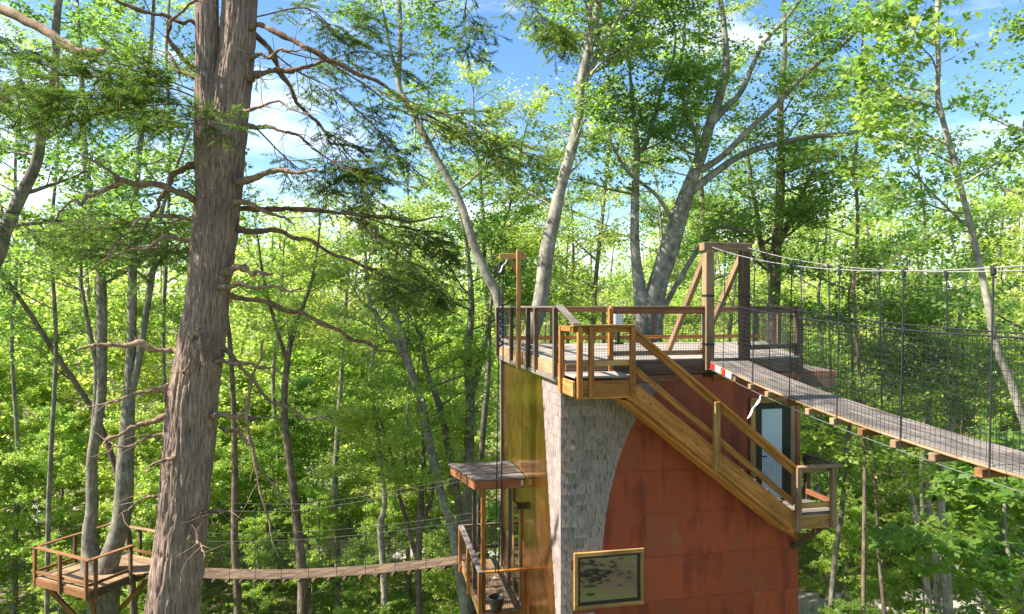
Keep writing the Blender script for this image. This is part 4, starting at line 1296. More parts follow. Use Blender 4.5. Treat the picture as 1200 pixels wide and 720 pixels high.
PB = [  # rows (px, py, width, depth offset); last flag: material
    ([(250, 45, 9, 0), (236, 33, 8, -.1), (200, 18, 7, -.3), (143, 0, 6, -.5), (90, -25, 4, -.7)], 'pine_branch'),
    ([(250, 100, 10, 0), (232, 84, 8, -.1), (214, 68, 7, -.2), (196, 42, 7, -.3), (206, 16, 6, -.4), (240, -8, 5, -.5)], 'pine_branch'),
    ([(248, 90, 9, 0), (214, 88, 7, .2), (196, 60, 6, .3)], 'pine_branch'),
    ([(250, 250, 12, 0), (234, 238, 10, -.1), (190, 218, 9, -.4), (143, 212, 8, -.6), (130, 200, 6, -.7), (97, 182, 4, -.8)], 'dead_branch'),
    ([(143, 213, 7, -.6), (110, 228, 6, -.7), (85, 242, 5, -.8), (56, 265, 3, -.9)], 'dead_branch'),
    ([(250, 195, 12, 0), (232, 193, 10, -.1), (213, 195, 9, -.2), (198, 212, 8, -.3), (185, 240, 7, -.3), (172, 268, 4, -.3)], 'pine_branch'),
    ([(245, 262, 9, 0), (220, 257, 7, -.1), (182, 255, 6, -.3), (160, 264, 5, -.4), (122, 300, 3, -.6)], 'dead_branch'),
    ([(243, 280, 9, 0), (218, 277, 7, -.1), (186, 283, 6, -.3), (150, 296, 4, -.4), (108, 312, 3, -.5)], 'dead_branch'),
    ([(235, 420, 12, 0), (205, 412, 9, -.1), (165, 404, 9, -.2), (130, 402, 8, -.3), (94, 407, 6, -.4)], 'dead_branch'),
    ([(226, 455, 14, 0), (195, 454, 13, -.1), (185, 458, 11, -.15), (180, 457, 6, -.2), (140, 468, 5, -.3), (100, 480, 3, -.4)], 'dead_branch'),
    ([(222, 485, 11, 0), (193, 488, 9, -.1), (162, 500, 7, -.2), (126, 516, 6, -.3), (122, 526, 6, -.3)], 'dead_branch'),
    ([(215, 505, 6, 0), (192, 511, 5, -.1), (150, 521, 4, -.2), (110, 534, 2, -.3)], 'dead_branch'),
    ([(208, 533, 6, -.25), (196, 537, 5, -.35), (180, 548, 4, -.45), (168, 554, 2, -.5)], 'dead_branch'),
    ([(205, 575, 6, 0), (186, 581, 5, -.1), (160, 590, 3, -.2), (136, 607, 2, -.3)], 'dead_branch'),
    ([(283, 30, 10, 0), (302, 33, 8, -.1), (333, 43, 8, -.2), (367, 62, 7, -.2), (400, 76, 6, -.1), (455, 105, 6, .2), (480, 124, 5, .3), (530, 152, 4, .5), (570, 180, 3, .6), (608, 196, 2, .7)], 'pine_branch'),
    ([(280, 97, 14, 0), (300, 88, 11, -.1), (322, 83, 8, -.1), (360, 79, 7, -.1), (402, 72, 4, 0)], 'pine_branch'),
    ([(284, 20, 9, .1), (312, 55, 8, .3), (332, 92, 7, .5), (355, 126, 6, .6), (382, 158, 5, .7), (405, 175, 4, .8), (430, 215, 2, .9)], 'pine_branch'),
    ([(290, 70, 7, 0), (318, 62, 5, -.2), (356, 58, 3, -.3)], 'dead_branch'),
    ([(270, 148, 9, 0), (292, 148, 7, -.1), (335, 154, 6, -.2), (366, 174, 4, -.2)], 'pine_branch'),
    ([(270, 130, 7, 0), (292, 128, 5, -.2), (330, 124, 4, -.3), (370, 135, 2, -.4)], 'dead_branch'),
    ([(262, 220, 13, 0), (281, 214, 11, -.1), (318, 204, 8, -.2), (345, 200, 7, -.3), (370, 195, 5, -.35)], 'dead_branch'),
    ([(262, 238, 12, 0), (282, 238, 9, -.1), (312, 247, 7, -.2), (345, 262, 4, -.3)], 'dead_branch'),
    ([(262, 245, 10, .15), (283, 246, 9, .2), (330, 246, 8, .3), (400, 248, 7, .4), (468, 262, 6, .5), (522, 254, 4, .6)], 'pine_branch'),
    ([(258, 268, 14, 0), (280, 268, 10, 0), (318, 271, 8, .1), (360, 281, 7, .2), (400, 300, 6, .3), (450, 322, 4, .4)], 'pine_branch'),
    ([(252, 320, 13, -.1), (276, 314, 11, -.2), (300, 318, 8, -.3), (318, 321, 6, -.35)], 'dead_branch'),
    ([(250, 335, 9, -.1), (275, 335, 7, -.2), (310, 337, 6, -.25), (356, 340, 3, -.35)], 'dead_branch'),
    ([(250, 342, 11, 0), (275, 347, 8, .05), (320, 356, 7, .1), (370, 375, 7, .15), (420, 401, 6, .2), (450, 411, 5, .25), (478, 412, 3, .3)], 'pine_branch'),
    ([(240, 395, 11, 0), (264, 410, 9, .05), (288, 436, 7, .1), (318, 468, 6, .15), (355, 488, 5, .2), (396, 495, 3, .25)], 'dead_branch'),
    ([(235, 425, 8, 0), (262, 424, 6, -.1), (310, 432, 5, -.15), (345, 450, 3, -.2)], 'dead_branch'),
    ([(230, 487, 11, 0), (257, 486, 9, -.1), (285, 489, 8, -.15), (305, 493, 6, -.2)], 'dead_branch'),
    ([(258, 500, 7, .2), (290, 512, 5, .2), (303, 552, 5, .2), (335, 588, 4, .2)], 'dead_branch'),
    ([(308, 398, 3, -.2), (300, 440, 4, -.2), (293, 495, 5, -.2), (300, 545, 5, -.2), (312, 600, 4, -.2), (324, 655, 2, -.2)], 'dead_branch'),
    ([(240, 605, 8, 0), (247, 600, 7, -.1), (262, 601, 6, -.2)], 'dead_branch'),
    ([(222, 628, 6, -.35), (230, 640, 5, -.4), (240, 652, 3, -.42)], 'dead_branch'),
    ([(228, 395, 6, -.3), (236, 408, 7, -.38), (238, 425, 6, -.42)], 'dead_branch'),
    ([(215, 440, 4, -.25), (222, 420, 4, -.35), (234, 382, 3, -.42)], 'dead_branch'),
]
rgp = np.random.default_rng(77)
for rows, mt in PB:
    pts = np.array([list(P(x, y, DP + dd)) + [w / 2 / F * DP] for x, y, w, dd in rows])
    n = max(14, 9 * len(pts))
    q_ = resample(pts, n)
    k_ = max(5, n // 4)
    q_[2:, :3] += resample(rgp.normal(0, .022, (k_, 3)), n - 2) + rgp.normal(0, .004, (n - 2, 3))
    q_[:, 3] *= np.linspace(1.0, .55, n) * .92
    wd = Wood()
    wd.add(q_[:, :3], np.maximum(q_[:, 3], .004) * (1 + resample(rgp.normal(0, .16, (k_ * 2, 1)), n)[:, 0] + rgp.normal(0, .05, n)), 10)
    # a broken or tapering tip
    tip = q_[-1, :3] + unit(q_[-1, :3] - q_[-2, :3]) * .04
    wd.add([q_[-1, :3], tip], [max(q_[-1, 3], .004), .001], 10)
    # fine dead twigs
    for k in range(int(rgp.integers(4, 10))):
        i = int(rgp.uniform(.3, .98) * (n - 2))
        d = unit(unit(q_[i + 1, :3] - q_[i, :3]) * .5 + rgp.normal(0, .6, 3))
        tp = branch_path(rgp, q_[i, :3], d, rgp.uniform(.15, .55), 4, -.05, .2)
        wd.add(tp, np.linspace(.006, .0018, len(tp)), 4)
    c0 = pine_base
    obj('branch', wd.mesh('branch', c0), MAT[mt], pine)

# needle foliage of the pine
gN = Grower(5)
NS = dict(n_child=15, child_len=.75, n_twig=9, twig_len=.22, n_leaf=44, leaf=.060, wid=.085, shape='needle', jit=.008, along=.7, hang=-.05, tilt=.3, t0=.15, up=-.05, lift=-.05, tint=.42, tw_up=-.12)
def needle_limb(rows, dens=1.0, D=DP, **kw):
    pts = np.array([list(P(x, y, D + dd)) + [.012] for x, y, dd in rows])
    sp = dict(NS); sp.update(kw); sp['n_child'] = int(sp['n_child'] * dens)
    q_ = resample(pts, max(8, 4 * len(pts)))
    gN.limb(q_[:, :3], .011, .004, sp)
# left, a bright fan of foliage over the dead limbs
needle_limb([(240, 120, 0), (205, 105, -.2), (160, 100, -.5), (110, 110, -.8), (60, 118, -1.0)], 1.5)
needle_limb([(240, 128, 0), (200, 122, .1), (150, 128, .2), (95, 140, .3), (40, 150, .5)], 1.5)
needle_limb([(236, 110, -.1), (190, 92, -.3), (140, 75, -.4), (95, 80, -.5)], 1.2)
needle_limb([(246, 150, -.3), (236, 145, -.5), (215, 140, -.7), (190, 150, -.8)], .8)
needle_limb([(120, 90, -.6), (60, 90, -.6), (10, 110, -.6), (-30, 120, -.6)], 1.4)
needle_limb([(238, 250, .2), (190, 262, .4), (140, 262, .6), (90, 275, .9)], 1.3)
needle_limb([(236, 275, .3), (195, 290, .5), (150, 290, .7), (115, 300, .9)], 1.0)
# right, dark drooping sprays
needle_limb([(367, 62, -.2), (420, 95, 0), (470, 130, .2), (520, 150, .5), (560, 175, .6), (608, 192, .7)], 1.6, child_len=1.0, n_twig=7)
needle_limb([(330, 60, .6), (380, 70, .9), (430, 60, 1.2), (480, 90, 1.4)], 1.0, child_len=.9, n_twig=6)
needle_limb([(400, 250, .4), (440, 275, .2), (470, 300, 0), (500, 330, -.1)], 1.1, child_len=.8, n_twig=7)
needle_limb([(300, 150, .3), (340, 190, .6), (380, 220, .8), (420, 260, 1.0)], 1.1, child_len=.8, n_twig=7)
needle_limb([(455, 105, .2), (500, 128, .1), (545, 140, .2), (590, 165, .3), (625, 185, .3)], .9, child_len=.95, n_twig=7)
needle_limb([(355, 126, .6), (385, 160, .7), (410, 190, .8), (430, 235, .9)], 1.4, child_len=.9)
needle_limb([(312, 55, .3), (350, 85, .8), (390, 105, 1.0), (440, 150, 1.2), (470, 190, 1.3)], 1.5, child_len=.9)
needle_limb([(400, 246, .4), (450, 262, .5), (500, 275, .6), (530, 300, .7)], 1.2)
needle_limb([(400, 300, .3), (440, 320, .4), (480, 335, .5), (520, 352, .6)], 1.4)
needle_limb([(366, 174, -.2), (400, 195, 0), (430, 200, .2)], 1.0)
needle_limb([(300, 20, .4), (360, 10, .8), (400, 40, 1.0), (430, 20, 1.1)], 1.2)
needle_limb([(560, -60, .4), (548, -10, .4), (545, 30, .4), (548, 62, .4)], .8, child_len=.6, n_twig=5)
needle_limb([(640, -40, 1.5), (620, -5, 1.5), (640, 25, 1.5), (660, 50, 1.5)], 1.0)
gN.leaves(NS)
obj('branchlets', gN.wood.mesh('branchlets', pine_base), MAT['pine_branch'], pine)
obj('crown', gN.crown_mesh('crown', NS, pine_base), MAT['needle'], pine)

# a second conifer whose dead limb reaches in at the upper left corner
D2 = 12.5
g2 = Grower(21)
pts = np.array([list(P(x, y, D2)) + [w / 2 / F * D2] for x, y, w in [(-150, 1700, 70), (-140, 900, 58), (-130, 400, 50), (-120, 0, 44), (-115, -400, 26)]])
qq = resample(pts, 120)
vb, fb = bark_stem(qq[:, :3], qq[:, 3], 48, 31, .07)
base2 = np.array([qq[0, 0], D2, float(ground_z(qq[0, 0], D2))])
c2 = thing('pine_tree', base2, 'dead pine limb and needle sprays reaching in at the upper left corner', 'tree')
obj('trunk', mesh_np('trunk', vb - base2, fb, smooth=True), MAT['pine_bark'], c2)
wd = Wood()
pts = np.array([list(P(x, y, D2 + dd)) + [w / 2 / F * D2] for x, y, w, dd in [(-120, -60, 16, 0), (-40, -10, 12, -.4), (0, 10, 11, -.7), (50, 34, 10, -.9), (90, 60, 9, -1.1), (104, 62, 10, -1.1), (122, 60, 6, -1.2)]])
qq = resample(pts, 40); qq[3:, :3] += g2.rg.normal(0, .012, (37, 3))
wd.add(qq[:, :3], qq[:, 3], 9)
pts = np.array([list(P(x, y, D2 - .95)) + [w / 2 / F * D2] for x, y, w in [(52, 36, 4), (72, 52, 4), (88, 64, 3), (98, 68, 2)]])
qq = resample(pts, 16); wd.add(qq[:, :3], qq[:, 3], 6)
obj('branch', wd.mesh('branch', base2), MAT['dead_branch'], c2)
gN2 = gN; gN = Grower(9)
needle_limb([(-110, 60, 0), (-50, 80, 0), (0, 100, -.3), (60, 112, -.5)], 1.6, D=D2)
needle_limb([(-110, 230, 0), (-40, 240, 0), (20, 255, 0), (70, 285, 0)], 1.3, D=D2)
needle_limb([(-110, 10, 0), (-40, 30, 0), (20, 60, 0), (60, 70, 0)], 1.4, D=D2)
gN.leaves(NS)
obj('branchlets', gN.wood.mesh('branchlets', base2), MAT['pine_branch'], c2)
obj('crown', gN.crown_mesh('crown', NS, base2), MAT['needle'], c2)

# --- hand-placed broadleaf trees --------------------------------------------
DT = 22.4
hero('forked_tree', 'forked grey tree rising through the square platform', 101, DT,
     [[(120, 790, 36), (119, 720, 36), (118, 690, 37), (113, 668, 32), (108, 648, 22), (106, 622, 17), (107, 595, 16), (109, 540, 14), (116, 470, 13), (122, 400, 13), (118, 320, 12), (106, 240, 10), (98, 160, 8), (92, 60, 6), (90, -60, 3)],
      [(117, 700, 30), (123, 672, 30), (133, 645, 27), (143, 606, 25), (148, 540, 21), (151, 480, 16), (153, 400, 14), (156, 330, 12), (158, 240, 9), (168, 140, 7), (178, 40, 5), (182, -60, 3)],
      [(151, 480, 12), (160, 430, 10), (170, 370, 9), (178, 320, 8), (186, 260, 6), (205, 200, 4)],
      [(106, 560, 8), (111, 500, 8), (112, 440, 7), (104, 380, 6), (95, 320, 4)]],
     'grey_bark', 'leaf', 9, 3.0, zlo=1.5, group=None)
hero('beech_tree', 'leaning pale trunk at the left edge of the picture', 102, 14.0,
     [[(-140, 560, 30), (-70, 420, 26), (-15, 310, 22), (5, 275, 20), (22, 232, 18), (40, 188, 16), (52, 140, 15), (60, 70, 13), (72, 0, 11), (80, -90, 7)]],
     'grey_bark', 'leaf', 8, 2.6, zlo=2.6, s=dict(n_child=7), thin=.72)
hero('slim_tree', 'thin dark trunk leaning up to the left edge, left of the pine', 103, 25.0,
     [[(150, 620, 8), (128, 520, 8), (103, 470, 7), (67, 417, 7), (33, 367, 6), (0, 317, 5), (-30, 280, 4)]],
     'brown_bark', 'leaf', 6, 2.6, zlo=-2.0)
hero('slim_tree', 'slim straight dark trunk just beside the big pine, crossing the rope bridge', 104, 24.0,
     [[(276, 800, 10), (277, 720, 10), (275, 640, 9), (275, 560, 8), (274, 480, 7), (268, 400, 6), (262, 330, 4), (258, 260, 3)]],
     'brown_bark', 'leaf_lime', 6, 2.2, zlo=-1.0, s=dict(tint=.6, n_child=6))
hero('young_tree', 'dark forking trunk behind the middle of the rope bridge', 105, 25.0,
     [[(354, 790, 15), (355, 690, 14), (352, 655, 13), (343, 575, 11), (334, 490, 9), (338, 430, 8), (346, 385, 6), (365, 335, 4), (372, 290, 3)],
      [(338, 430, 6), (325, 390, 5), (312, 340, 4), (305, 300, 3)]],
     'brown_bark', 'leaf_lime', 7, 2.4, zlo=-1.5, s=dict(tint=.62, n_child=6))
hero('beech_tree', 'slender beech curving up left from behind the hoist post into the sky', 106, 22.0,
     [[(606, 560, 22), (598, 480, 20), (590, 400, 18), (583, 352, 16), (570, 322, 14), (556, 285, 13), (541, 243, 12), (526, 212, 12), (510, 184, 11), (492, 150, 10), (477, 118, 10), (468, 100, 9), (469, 60, 8), (468, 20, 7), (464, -30, 6), (460, -110, 3)],
      [(468, 100, 6), (458, 60, 5), (450, 20, 4), (440, -20, 3)]],
     'beech_bark', 'leaf', 6, 2.0, zlo=3.5, s=dict(n_child=6, n_leaf=10), thin=.74)
hero('curved_tree', 'curving pale trunk left of the porch roof', 107, 25.0,
     [[(548, 760, 14), (538, 670, 13), (530, 620, 13), (520, 587, 12), (503, 520, 12), (493, 473, 11), (478, 425, 10), (463, 400, 9), (443, 373, 8), (432, 345, 6), (428, 300, 4)],
      [(478, 425, 8), (468, 385, 7), (461, 350, 5), (465, 300, 4)]],
     'beech_bark', 'leaf_lime', 7, 2.5, zlo=-.5, s=dict(tint=.62, n_child=6))
hero('slim_tree', 'thin grey trunk close beside the porch roof posts', 108, 26.0,
     [[(545, 720, 11), (540, 640, 10), (537, 607, 10), (530, 547, 10), (513, 473, 8), (500, 430, 7), (490, 390, 4)]],
     'grey_bark', 'leaf_lime', 7, 2.4, zlo=-3.0, s=dict(tint=.6))
hero('young_tree', 'upright grey trunk between the porch roof and the brass wall', 109, 27.0,
     [[(552, 720, 16), (550, 600, 15), (549, 530, 14), (551, 470, 13), (548, 420, 11), (552, 360, 9), (548, 300, 6), (540, 250, 4)],
      [(551, 475, 9), (562, 430, 8), (572, 380, 6), (578, 330, 4)]],
     'grey_bark', 'leaf', 8, 2.6, zlo=0.0)
hero('slim_tree', 'thin pale stem rising from the bridge middle left of the curving trunk', 110, 27.0,
     [[(452, 740, 9), (449, 680, 8), (447, 620, 8), (450, 590, 7), (447, 540, 6), (440, 490, 5), (436, 440, 4), (440, 400, 3)]],
     'pale_bark', 'leaf_lime', 7, 2.2, zlo=-5.0, s=dict(tint=.66))
hero('slim_tree', 'dark twin stems forking just left of the balcony rail', 111, 26.0,
     [[(492, 720, 9), (490, 650, 9), (494, 590, 8), (497, 540, 6), (495, 500, 5), (488, 460, 3)],
      [(489, 655, 7), (478, 620, 6), (468, 580, 5), (460, 540, 4), (448, 500, 3)],
      [(493, 620, 6), (505, 585, 5), (512, 560, 3)]],
     'brown_bark', 'leaf_lime', 6, 2.2, zlo=-6.0, s=dict(tint=.66))
hero('beech_tree', 'straight pale beech trunk leaning right behind the hoist post', 112, 21.0,
     [[(604, 520, 30), (618, 420, 27), (629, 362, 25), (640, 300, 23), (648, 262, 21), (657, 228, 19), (668, 180, 17), (677, 140, 16), (684, 95, 15), (692, 45, 14), (702, 0, 13), (712, -60, 11), (722, -160, 7)],
      [(684, 100, 9), (698, 72, 9), (712, 45, 8), (727, 16, 6), (730, 10, 3)],
      [(692, 45, 9), (690, 10, 8), (694, -40, 6), (690, -110, 4)]],
     'beech_bark', 'leaf', 10, 2.6, zlo=3.6, s=dict(n_child=8), thin=.74)
hero('beech_tree', 'large many stemmed beech spreading wide limbs behind the roof deck', 113, 23.0,
     [[(752, 520, 40), (752, 440, 36), (751, 390, 30), (750, 350, 22), (746, 300, 16), (743, 245, 14), (745, 200, 12), (748, 175, 10), (743, 140, 8), (738, 100, 6), (736, 50, 4)],
      [(756, 420, 30), (762, 360, 26), (776, 310, 24), (790, 262, 23), (802, 232, 22), (818, 190, 19), (833, 147, 16), (843, 112, 14), (850, 73, 12), (849, 30, 10), (846, -20, 8), (850, -100, 5)],
      [(768, 400, 22), (774, 350, 19), (786, 300, 16), (800, 255, 15), (812, 215, 13), (815, 170, 9), (806, 130, 7), (796, 90, 5), (802, 40, 4)],
      [(748, 180, 8), (758, 165, 8), (768, 140, 6), (776, 100, 5), (790, 60, 4)]],
     'beech_bark', 'leaf', 7, 2.6, zlo=4.5,
     limbs=[[(802, 232, 14, 0), (840, 201, 12, .1), (878, 178, 10, .2), (946, 161, 9, .2), (1000, 156, 7, .1), (1070, 136, 5, 0)],
            [(822, 200, 12, 0), (848, 182, 10, -.3), (878, 152, 9, -.6), (910, 123, 8, -.9), (947, 84, 7, -1.2), (987, 53, 6, -1.4), (1014, 26, 4, -1.5)],
            [(834, 145, 12, 0), (852, 125, 10, .2), (870, 105, 9, .4), (893, 53, 8, .6), (925, 18, 6, .8), (950, -20, 4, 1)],
            [(762, 400, 11, .3), (782, 354, 10, .4), (802, 318, 9, .5), (820, 290, 8, .5), (838, 268, 7, .5), (858, 268, 5, .5), (882, 272, 3, .5)],
            [(790, 262, 8, -.3), (770, 230, 6, -.6), (735, 200, 5, -.9), (715, 165, 4, -1.0)]],
     s=dict(n_child=9, n_leaf=13), thin=.72)
hero('maple_tree', 'brown straight trunk right of the bridge gate behind the deck', 114, 26.0,
     [[(905, 560, 20), (905, 460, 18), (906, 400, 16), (907, 345, 15), (911, 290, 14), (912, 260, 13), (914, 215, 12), (916, 180, 10), (914, 120, 8), (918, 60, 6), (920, -20, 4)],
      [(909, 330, 9), (893, 290, 8), (886, 250, 6), (880, 210, 4)],
      [(911, 290, 8), (930, 250, 7), (945, 215, 5), (960, 180, 4)]],
     'brown_bark', 'leaf', 11, 3.2, zlo=2.2)
hero('maple_tree', 'slender leaning trunk crossing behind the bridge netting at far right', 115, 13.5,
     [[(1300, 900, 14), (1230, 600, 12), (1192, 465, 11), (1173, 408, 10), (1158, 350, 9), (1145, 295, 9), (1131, 236, 8), (1120, 195, 8), (1110, 152, 7), (1099, 112, 7), (1096, 70, 6), (1101, 20, 6), (1104, -40, 5), (1108, -120, 3)]],
     'beech_bark', 'leaf', 13, 2.4, zlo=2.0, s=dict(child_len=1.0, n_child=7, n_twig=4, twig_len=.42, n_leaf=8, leaf=.11, wid=.40, shape='maple', tilt=.8, tint=.55))
hero('young_tree', 'slim pale trunk below the bridge, left one of the three', 116, 24.0,
     [[(1092, 790, 10), (1088, 713, 9), (1080, 647, 8), (1072, 607, 7), (1063, 563, 7), (1056, 520, 6), (1048, 470, 5), (1040, 420, 4), (1035, 370, 3)]],
     'pale_bark', 'leaf', 8, 2.6, zlo=-4.0, s=dict(tint=.5))
hero('young_tree', 'slim pale trunk below the bridge, middle one of the three', 117, 24.5,
     [[(1101, 790, 9), (1099, 720, 9), (1095, 660, 8), (1089, 600, 7), (1086, 540, 6), (1092, 480, 5), (1100, 420, 4)]],
     'pale_bark', 'leaf', 8, 2.4, zlo=-3.0, s=dict(tint=.5))
hero('young_tree', 'stout pale trunk below the bridge, right one of the three', 118, 24.0,
     [[(1116, 790, 14), (1112, 720, 13), (1107, 660, 12), (1103, 600, 10), (1108, 540, 9), (1118, 470, 7), (1122, 400, 5), (1130, 340, 4)]],
     'pale_bark', 'leaf', 9, 2.8, zlo=-3.0, s=dict(tint=.5))
hero('slim_tree', 'thin dark stem in the gap right of the door landing', 119, 23.0,
     [[(1037, 790, 6), (1035, 720, 6), (1031, 650, 5), (1027, 580, 5), (1022, 520, 4), (1015, 460, 3)]],
     'brown_bark', 'leaf_lime', 7, 2.0, zlo=-6.0, s=dict(tint=.6))
hero('slim_tree', 'mossy thin trunk close beside the door landing railing', 120, 24.0,
     [[(972, 790, 8), (974, 720, 8), (979, 650, 7), (984, 610, 7), (988, 570, 6), (993, 530, 6), (998, 480, 5), (1000, 420, 4), (995, 360, 3)]],
     'grey_bark', 'leaf', 9, 2.4, zlo=-5.0, s=dict(tint=.5))
hero('maple_tree', 'tall dark leaved maple filling the far right upper edge', 121, 19.0,
     [[(1290, 720, 18), (1275, 560, 17), (1262, 420, 16), (1255, 300, 14), (1245, 180, 12), (1240, 60, 9), (1236, -60, 6)]],
     'brown_bark', 'leaf', 12, 3.6, zlo=0.0, s=dict(leaf=.12, n_child=8, tint=.4))
hero('maple_tree', 'leafy maple behind the bridge cables between the gate and right edge', 122, 22.0,
     [[(1012, 560, 8), (1010, 470, 8), (1004, 400, 7), (1000, 330, 7), (1006, 260, 8), (1000, 190, 7), (1008, 110, 5), (1012, 40, 4)]],
     'brown_bark', 'leaf', 13, 3.4, zlo=-.5, s=dict(tint=.5), thin=.55)
hero('maple_sapling', 'near maple sapling with big bright leaves in the lower right corner', 123, 12.5,
     [[(1235, 1150, 9), (1225, 900, 9), (1205, 760, 8), (1188, 690, 7), (1180, 630, 6), (1178, 580, 4)],
      [(1205, 760, 6), (1160, 715, 5), (1130, 680, 4), (1112, 655, 3)],
      [(1188, 690, 5), (1215, 640, 4), (1225, 600, 3)]],
     'grey_bark', 'leaf', 7, 1.3, zlo=-5.3, s=dict(child_len=.8, n_child=5, n_twig=3, twig_len=.34, n_leaf=7, leaf=.15, wid=.42, shape='maple', tint=.6, tilt=.6))
hero('maple_tree', 'yellow green crown against the sky between pine and hoist post', 124, 30.0,
     [[(560, 640, 16), (566, 520, 14), (572, 420, 13), (570, 330, 11), (566, 250, 9), (560, 190, 7), (556, 140, 5)],
      [(570, 330, 8), (590, 270, 7), (605, 210, 5), (612, 170, 4)]],
     'grey_bark', 'leaf_lime', 13, 2.8, zlo=-1.0, s=dict(tint=.85, n_child=9, n_leaf=15), thin=.55)
hero('maple_tree', 'bright airy crown above the middle of the roof deck railing', 125, 30.0,
     [[(690, 560, 16), (692, 470, 14), (696, 380, 12), (700, 320, 10), (706, 250, 8), (712, 190, 6), (716, 120, 4)]],
     'grey_bark', 'leaf_lime', 12, 3.2, zlo=-1.5, s=dict(tint=.7), thin=.55)
hero('maple_tree', 'lime green crown in front of the sky right of the pine trunk', 126, 31.0,
     [[(395, 660, 12), (392, 560, 11), (398, 470, 10), (402, 400, 9), (408, 340, 7), (412, 290, 5)]],
     'grey_bark', 'leaf_lime', 9, 2.6, zlo=-2.5, s=dict(tint=.85, n_child=7), thin=.55)
hero('maple_tree', 'tall leafy tree filling the upper left behind the pine needles', 127, 24.0,
     [[(58, 640, 9), (60, 520, 9), (66, 400, 8), (60, 280, 7), (70, 160, 6), (66, 40, 7), (70, -60, 5)]],
     'grey_bark', 'leaf', 11, 3.2, zlo=0.5, s=dict(tint=.55, n_child=8), thin=.55)
hero('maple_tree', 'leafy tree seen between the forked tree and the pine trunk', 128, 27.0,
     [[(196, 640, 8), (196, 520, 8), (190, 400, 7), (196, 280, 7), (200, 160, 6), (196, 60, 6), (200, -40, 4)]],
     'grey_bark', 'leaf_lime', 10, 3.0, zlo=1.0, s=dict(tint=.65, n_child=7), thin=.55)
hero('maple_tree', 'tall crown over the many stemmed beech at the top of the picture', 129, 28.0,
     [[(820, 560, 14), (822, 440, 13), (826, 340, 12), (822, 230, 10), (816, 130, 8), (820, 30, 6), (822, -60, 4)]],
     'grey_bark', 'leaf_lime', 12, 3.4, zlo=1.5, s=dict(tint=.6), thin=.55)

hero('maple_tree', 'broad leafy tree at the left edge above the tree platform', 130, 30.0,
     [[(18, 640, 9), (20, 520, 8), (14, 400, 8), (22, 300, 7), (18, 200, 6), (24, 100, 4)]],
     'grey_bark', 'leaf', 12, 3.4, zlo=1.5, s=dict(tint=.6, n_leaf=13, n_child=8), thin=.55)
hero('maple_tree', 'lime green tree filling the gap right of the pine below the sky', 131, 34.0,
     [[(322, 640, 9), (326, 540, 8), (320, 450, 8), (328, 370, 7), (332, 300, 5)]],
     'grey_bark', 'leaf_lime', 8, 2.6, zlo=-1.5, s=dict(tint=.8, n_leaf=11, n_child=7), thin=.55)
hero('maple_tree', 'light green tree rising behind the drooping pine sprays', 132, 33.0,
     [[(478, 640, 9), (474, 540, 8), (480, 440, 8), (476, 360, 7), (482, 280, 6), (478, 215, 4)]],
     'grey_bark', 'leaf_lime', 9, 2.8, zlo=1.0, s=dict(tint=.72, n_leaf=11, n_child=7), thin=.55)
hero('maple_tree', 'full green tree behind the bridge netting near the right edge', 133, 29.0,
     [[(1085, 640, 9), (1080, 540, 8), (1088, 440, 8), (1078, 350, 7), (1084, 260, 6), (1076, 180, 4)]],
     'grey_bark', 'leaf', 12, 3.4, zlo=-2.0, s=dict(tint=.7, n_leaf=13), thin=.55)
hero('maple_tree', 'light green tree rising between the bridge gate and the netting', 134, 33.0,
     [[(962, 640, 9), (958, 540, 8), (964, 440, 8), (960, 350, 7), (968, 270, 5), (964, 200, 4)]],
     'grey_bark', 'leaf_lime', 14, 3.4, zlo=-5.0, s=dict(tint=.6, n_leaf=13), thin=.55)

for k_, (lab_, px_, d_, seed_) in enumerate([('mid green crown behind the deck just right of the leaning beech', 668, 35.0, 135), ('mid green crown behind the deck seen through the beech stems', 772, 36.0, 136), ('mid green crown behind the deck between beech and bridge gate', 858, 35.0, 137)]):
    hero('maple_tree', lab_, seed_, d_, [[(px_, 600, 8), (px_ + 4, 500, 8), (px_ - 4, 400, 7), (px_ + 5, 310, 6), (px_, 235, 4)]],
         'grey_bark', 'leaf', 13, 3.6, zlo=-1.0, s=dict(tint=.62, n_leaf=13, n_child=8), thin=.6)

# --- understory: prototypes shared by many individuals --------------------------
def prototype(seed, H, crown_lo, limb_len, n_limb, s, bark):
    g = Grower(seed); rg = g.rg
    pts = np.array([[rg.normal(0, .25) * k, rg.normal(0, .25) * k, H * f] for k, f in zip((0, .5, 1, 1.4, 1.7), (-.02, .25, .5, .75, 1.0))])
    path = resample(pts, 24)
    rad = np.linspace(H * .0075, H * .0014, 24)
    g.stem(path, rad, 8)
    for k in range(n_limb):
        t = crown_lo + (1 - crown_lo) * (k + rg.uniform(.1, .9)) / n_limb
        i = min(22, int(t * 23))
        a = k * 2.4 + rg.uniform(-.5, .5)
        prof = math.sin(math.pi * min(1, .25 + .75 * (t - crown_lo) / (1 - crown_lo))) ** .7
        d = np.array([math.cos(a), math.sin(a), .35 + .35 * t])
        g.limb(branch_path(rg, path[i], d, limb_len * (.35 + .75 * prof) * rg.uniform(.75, 1.15), 6, .03, .1), max(.012, rad[i] * .5), .006, s)
    g.limb(branch_path(rg, path[-1], np.array([.1, .1, 1.0]), limb_len * .4, 5, .0, .1), rad[-1], .006, s)
    g.leaves(s)
    return g.wood.mesh('trunk'), g.crown_mesh('crown', s)
US = dict(BEECH); US.update(n_child=7, child_len=1.25, n_twig=6, twig_len=.55, n_leaf=20, leaf=.155, tint=.68)
PROTO = [prototype(201, 9.0, .22, 2.6, 15, US, None), prototype(202, 11.5, .25, 2.9, 17, US, None), prototype(203, 7.0, .15, 2.3, 14, US, None), prototype(204, 13.0, .30, 2.8, 17, US, None)]
